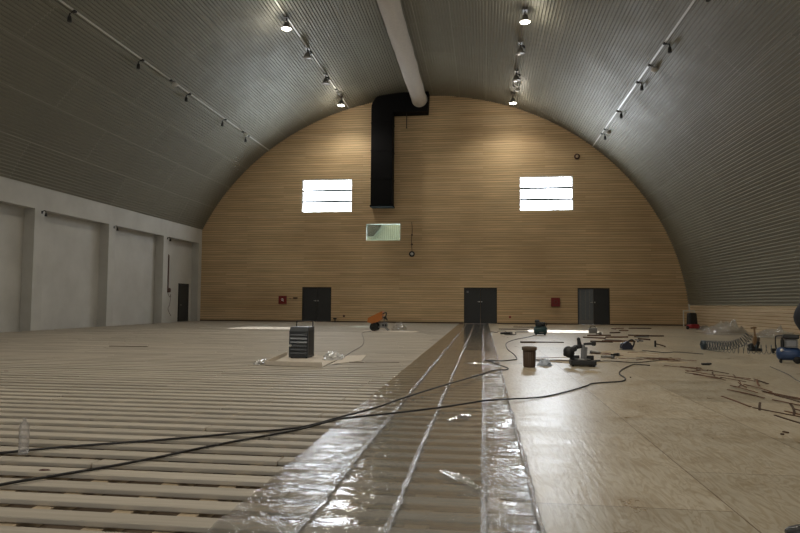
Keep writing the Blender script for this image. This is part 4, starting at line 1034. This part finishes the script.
strip(1.6, 33.5, 0.1, 1.6, 0.12, M['stripdark'], 'dark strip near the near-black door, beyond the grinder cord', None, th=0.04)
strip(2.4, 36.8, 0.0, 1.4, 0.14, M['stripdark'], 'dark strip close to the board wall beside the near-black door', None, th=0.04)
strip(-10.2, 17.5, 0.02, 1.15, 0.09, M['stripdark'], 'long dark strip lying alone on the distant battens', None)
strip(-2.2, 14.0, 0.1, 0.75, 0.05, M['stripdark'], 'thin dark strip between the heater tray and the plastic', None)
strip(-2.75, 13.9, -0.1, 0.35, 0.04, M['stripdark'], 'short dark strip at the corner of the heater tray', None)
# sawdust films
def dust(x, y, w, d, label, seed):
    vs = [(x, y, 0.0022)]; n = 40
    for i in range(n):
        a = 2*PI*i/n; k = 1+0.5*noise.noise(V((math.cos(a)*1.6+seed, math.sin(a)*1.6, seed)))
        vs.append((x+w/2*k*math.cos(a), y+d/2*k*math.sin(a), 0.0012))
    q = MB(); q.add(vs, [(0, 1+i, 1+(i+1) % n) for i in range(n)]); tag(q.build('sawdust', M['sawdust'], fix=False), label, 'sawdust', kind='stuff')
dust(3.7, 17.8, 1.5, 2.0, 'tan sawdust spread under the circular saw', 1.0)
dust(2.1, 12.9, 0.3, 0.5, 'small tan sawdust stain before the mitre saw', 2.0)
dust(0.96, 13.0, 0.22, 0.5, 'small tan dust stain before the brown bin', 3.0)
dust(4.3, 15.9, 0.9, 1.4, 'tan dust under the low reddish pile', 4.0)
dust(2.1, 15.0, 1.3, 0.9, 'tan dust streak behind the mitre saw', 5.0)

# ------------------------------------------------------------------ bottle
t = thing('water_bottle', (-3.87, 5.06, 0.0), 'clear empty plastic bottle standing on the battens beside the far cable', 'bottle')
a = MB(); pr = [(0.0, 0.006), (0.034, 0.0), (0.042, 0.008)]
for k in range(9): pr += [(0.042, 0.02+k*0.022), (0.0395, 0.028+k*0.022)]
pr += [(0.042, 0.218), (0.040, 0.235), (0.028, 0.262), (0.015, 0.278), (0.0135, 0.29)]
a.lathe(pr, n=22); a.build('bottle_body', M['bottle'], t, fix=False)
a = MB(); a.lathe([(0.0, 0.306), (0.016, 0.306), (0.016, 0.286), (0.0135, 0.286)], n=16); a.build('cap', M['bottle'], t, fix=False)

# ------------------------------------------------------------------ person at the frame edge
def skin_mesh(name, verts, edges, radii, mat, parent, sub=2, root=0):
    me = bpy.data.meshes.new(name); me.from_pydata(verts, edges, []); o = bpy.data.objects.new(name, me); COL.objects.link(o)
    me.materials.append(mat); o.parent = parent
    md = o.modifiers.new('skin', 'SKIN'); md.use_smooth_shade = True
    if not me.skin_vertices: pass
    for i, r in enumerate(radii):
        rr = r if isinstance(r, tuple) else (r, r); me.skin_vertices[0].data[i].radius = rr
        me.skin_vertices[0].data[i].use_root = (i == root)
    sb = o.modifiers.new('sub', 'SUBSURF'); sb.levels = sub; sb.render_levels = sub
    return o
# local frame: the person faces -Y; rotated to face the hall's white wall
pn = thing('person', (2.232, 4.0, 0.0), 'person in dark jacket and trousers, hand on hip, at the edge of the frame', 'person', rz=PI)
tv = [(0, 0.02, 0.95), (-0.10, 0.02, 0.90), (-0.13, 0.0, 0.50), (-0.14, 0.03, 0.10), (0.11, 0.02, 0.90), (0.21, 0.0, 0.50), (0.33, 0.03, 0.10), (0, 0.02, 1.05)]
skin_mesh('trousers', tv, [(0, 1), (1, 2), (2, 3), (0, 4), (4, 5), (5, 6), (0, 7)], [(0.15, 0.11), 0.10, 0.07, 0.055, 0.10, 0.07, 0.055, (0.15, 0.10)], M['trousers'], pn)
jv = [(0, 0.02, 0.98), (0, 0.02, 1.20), (0, 0.03, 1.42), (0, 0.03, 1.52),
      (0.20, 0.03, 1.47), (0.43, 0.06, 1.23), (0.23, -0.05, 1.06),
      (-0.20, 0.03, 1.45), (-0.26, 0.05, 1.17), (-0.25, -0.04, 0.92)]
skin_mesh('jacket', jv, [(0, 1), (1, 2), (2, 3), (2, 4), (4, 5), (5, 6), (2, 7), (7, 8), (8, 9)],
          [(0.17, 0.12), (0.165, 0.12), (0.16, 0.11), 0.06, 0.075, 0.062, 0.046, 0.075, 0.058, 0.046], M['jacket'], pn)
hd = MB(); hd.ball((0, 0.0, 1.68), 0.1, (0.78, 0.98, 1.18), 20, 14); hd.cyl((0, 0.025, 1.48), (0, 0.01, 1.62), 0.058, 0.052, 14)
hd.ball((0, -0.102, 1.655), 0.018, (0.8, 1.1, 1.5), 10, 8)
for sx in (-1, 1): hd.ball((sx*0.08, 0.01, 1.665), 0.028, (0.35, 0.7, 1.1), 10, 8)
hb = hd.build('head', M['skin'], pn)
for sx in (-1, 1):
    ey = MB(); ey.ball((sx*0.032, -0.082, 1.685), 0.013, (1, 0.7, 0.8), 10, 8); ey.build('eye', M['eye'], hb)
mo = MB(); mo.ball((0, -0.09, 1.608), 0.024, (1, 0.4, 0.28), 12, 8); mo.build('mouth', M['rust'], hb)
hr2 = MB(); hr2.ball((0, 0.022, 1.715), 0.104, (0.82, 0.95, 1.0), 20, 12); hr2.build('hair', M['hair'], hb)
for (bx_, by_, bz_), dr in (((0.23, -0.05, 1.06), V((-0.55, -0.55, -0.62)).normalized()), ((-0.25, -0.04, 0.92), V((0.03, -0.12, -0.99)).normalized())):
    b0 = V((bx_, by_, bz_)); sdv = dr.cross(V((1, 0, 0))).normalized()      # across the palm
    pal = dr.cross(sdv).normalized()                                       # curl direction
    hv = [b0, b0+dr*0.05, b0+dr*0.09]; he = [(0, 1), (1, 2)]; hrad = [0.028, (0.034, 0.018), (0.036, 0.016)]
    for f in range(4):
        k = len(hv); ln = (0.03, 0.036, 0.033, 0.026)[f]; o_ = sdv*(0.028-f*0.019)
        hv += [b0+dr*(0.10+ln)+o_, b0+dr*(0.10+ln*1.9)+o_+pal*0.012, b0+dr*(0.10+ln*2.5)+o_+pal*0.034]
        he += [(2, k), (k, k+1), (k+1, k+2)]; hrad += [0.0095, 0.009, 0.008]
    k = len(hv); hv += [b0+dr*0.065+sdv*0.042+pal*0.012, b0+dr*0.095+sdv*0.058+pal*0.022]; he += [(1, k), (k, k+1)]; hrad += [0.012, 0.010]
    skin_mesh('hand', [tuple(p) for p in hv], he, hrad, M['skin'], pn, 1)
for sx in (-1, 1):
    sh = MB(); vs = []; fs = []; n = 14
    prof_ = [(0.10, 0.036, 0.075), (0.06, 0.042, 0.10), (0.0, 0.042, 0.095), (-0.07, 0.046, 0.075), (-0.13, 0.048, 0.06), (-0.17, 0.040, 0.048), (-0.195, 0.022, 0.032)]
    for (yy, w_, h_) in prof_:
        for k in range(n):
            a = 2*PI*k/n; p_ = V((w_*math.cos(a), yy+0.0, max(0.0, h_/2+h_/2*math.sin(a))))
            p_ = Matrix.Rotation(math.radians(84 if sx > 0 else -12), 3, 'Z') @ p_
            vs.append((p_.x+(0.33 if sx > 0 else -0.14), p_.y+0.045, p_.z))
    for j in range(len(prof_)-1):
        for k in range(n): fs.append((j*n+k, j*n+(k+1) % n, (j+1)*n+(k+1) % n, (j+1)*n+k))
    sh.add(vs, fs, True); sh.add(vs[:n], [list(range(n))]); sh.add(vs[-n:], [list(range(n))[::-1]])
    sh.build('shoe', M['black'], pn)

# ------------------------------------------------------------------ light
w = bpy.data.worlds.new('sky'); sc.world = w; w.use_nodes = True
bg = w.node_tree.nodes['Background']; bg.inputs[0].default_value = (0.86, 0.93, 1.0, 1); bg.inputs[1].default_value = 26.0
def light(name, kind, loc, rot, energy, color=(1, 1, 1), **kw):
    l = bpy.data.lights.new(name, kind); l.energy = energy; l.color = color
    for k, v in kw.items(): setattr(l, k, v)
    o = bpy.data.objects.new(name, l); COL.objects.link(o); o.location = loc; o.rotation_euler = rot; return o
# daylight arriving through the two gable windows
for (a, b, c, d), nm in ((OPEN[0], 'a'), (OPEN[1], 'b')):
    p = light('window_portal', 'AREA', ((a+b)/2, YB+0.35, (c+d)/2), (-PI/2, 0, 0), 1, shape='RECTANGLE', size=b-a, size_y=d-c)
    p.data.cycles.is_portal = True
sd = V((-0.3, -11.25, -8.7)).normalized()
sun = light('sun', 'SUN', (0, 60, 40), sd.to_track_quat('-Z', 'Y').to_euler(), 9.0, (1.0, 0.97, 0.92), angle=0.009)
# added fill lamp behind the camera; the end wall there has no opening
light('rear_fill', 'AREA', (-1.0, YF+0.4, 4.2), (math.radians(84), 0, 0), 480, (1.0, 0.99, 0.95), shape='RECTANGLE', size=11, size_y=5.5)
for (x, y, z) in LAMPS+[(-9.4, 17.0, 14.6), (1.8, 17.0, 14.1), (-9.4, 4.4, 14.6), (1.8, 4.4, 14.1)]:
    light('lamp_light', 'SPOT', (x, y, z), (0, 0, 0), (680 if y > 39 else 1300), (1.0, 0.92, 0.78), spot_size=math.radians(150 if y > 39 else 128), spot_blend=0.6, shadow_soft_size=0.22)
    light('added_uplight', 'POINT', (x, y, z-0.12), (0, 0, 0), 85, (1.0, 0.92, 0.78), shadow_soft_size=0.25)  # added uplight to bring out the vault ribs; the bells themselves only shine down

# ------------------------------------------------------------------ camera
right = V((0.9917007, 0.1283939, 0.00668872)); up = V((7.77037652e-04, -5.80092900e-02, 0.998315741)); fwd = V((-0.12856565, 0.99002522, 0.05762762))
cam = bpy.data.cameras.new('camera'); co = bpy.data.objects.new('camera', cam); COL.objects.link(co)
mat = Matrix((right, up, -fwd)).transposed().to_4x4(); mat.translation = V((0, 0, 1.3)); co.matrix_world = mat
cam.sensor_width = 36; cam.lens = 640/800*36; cam.clip_end = 300; cam.clip_start = 0.05
sc.camera = co
sc.view_settings.view_transform = 'Standard'; sc.view_settings.look = 'None'; sc.view_settings.exposure = 0.0; sc.view_settings.gamma = 1.0
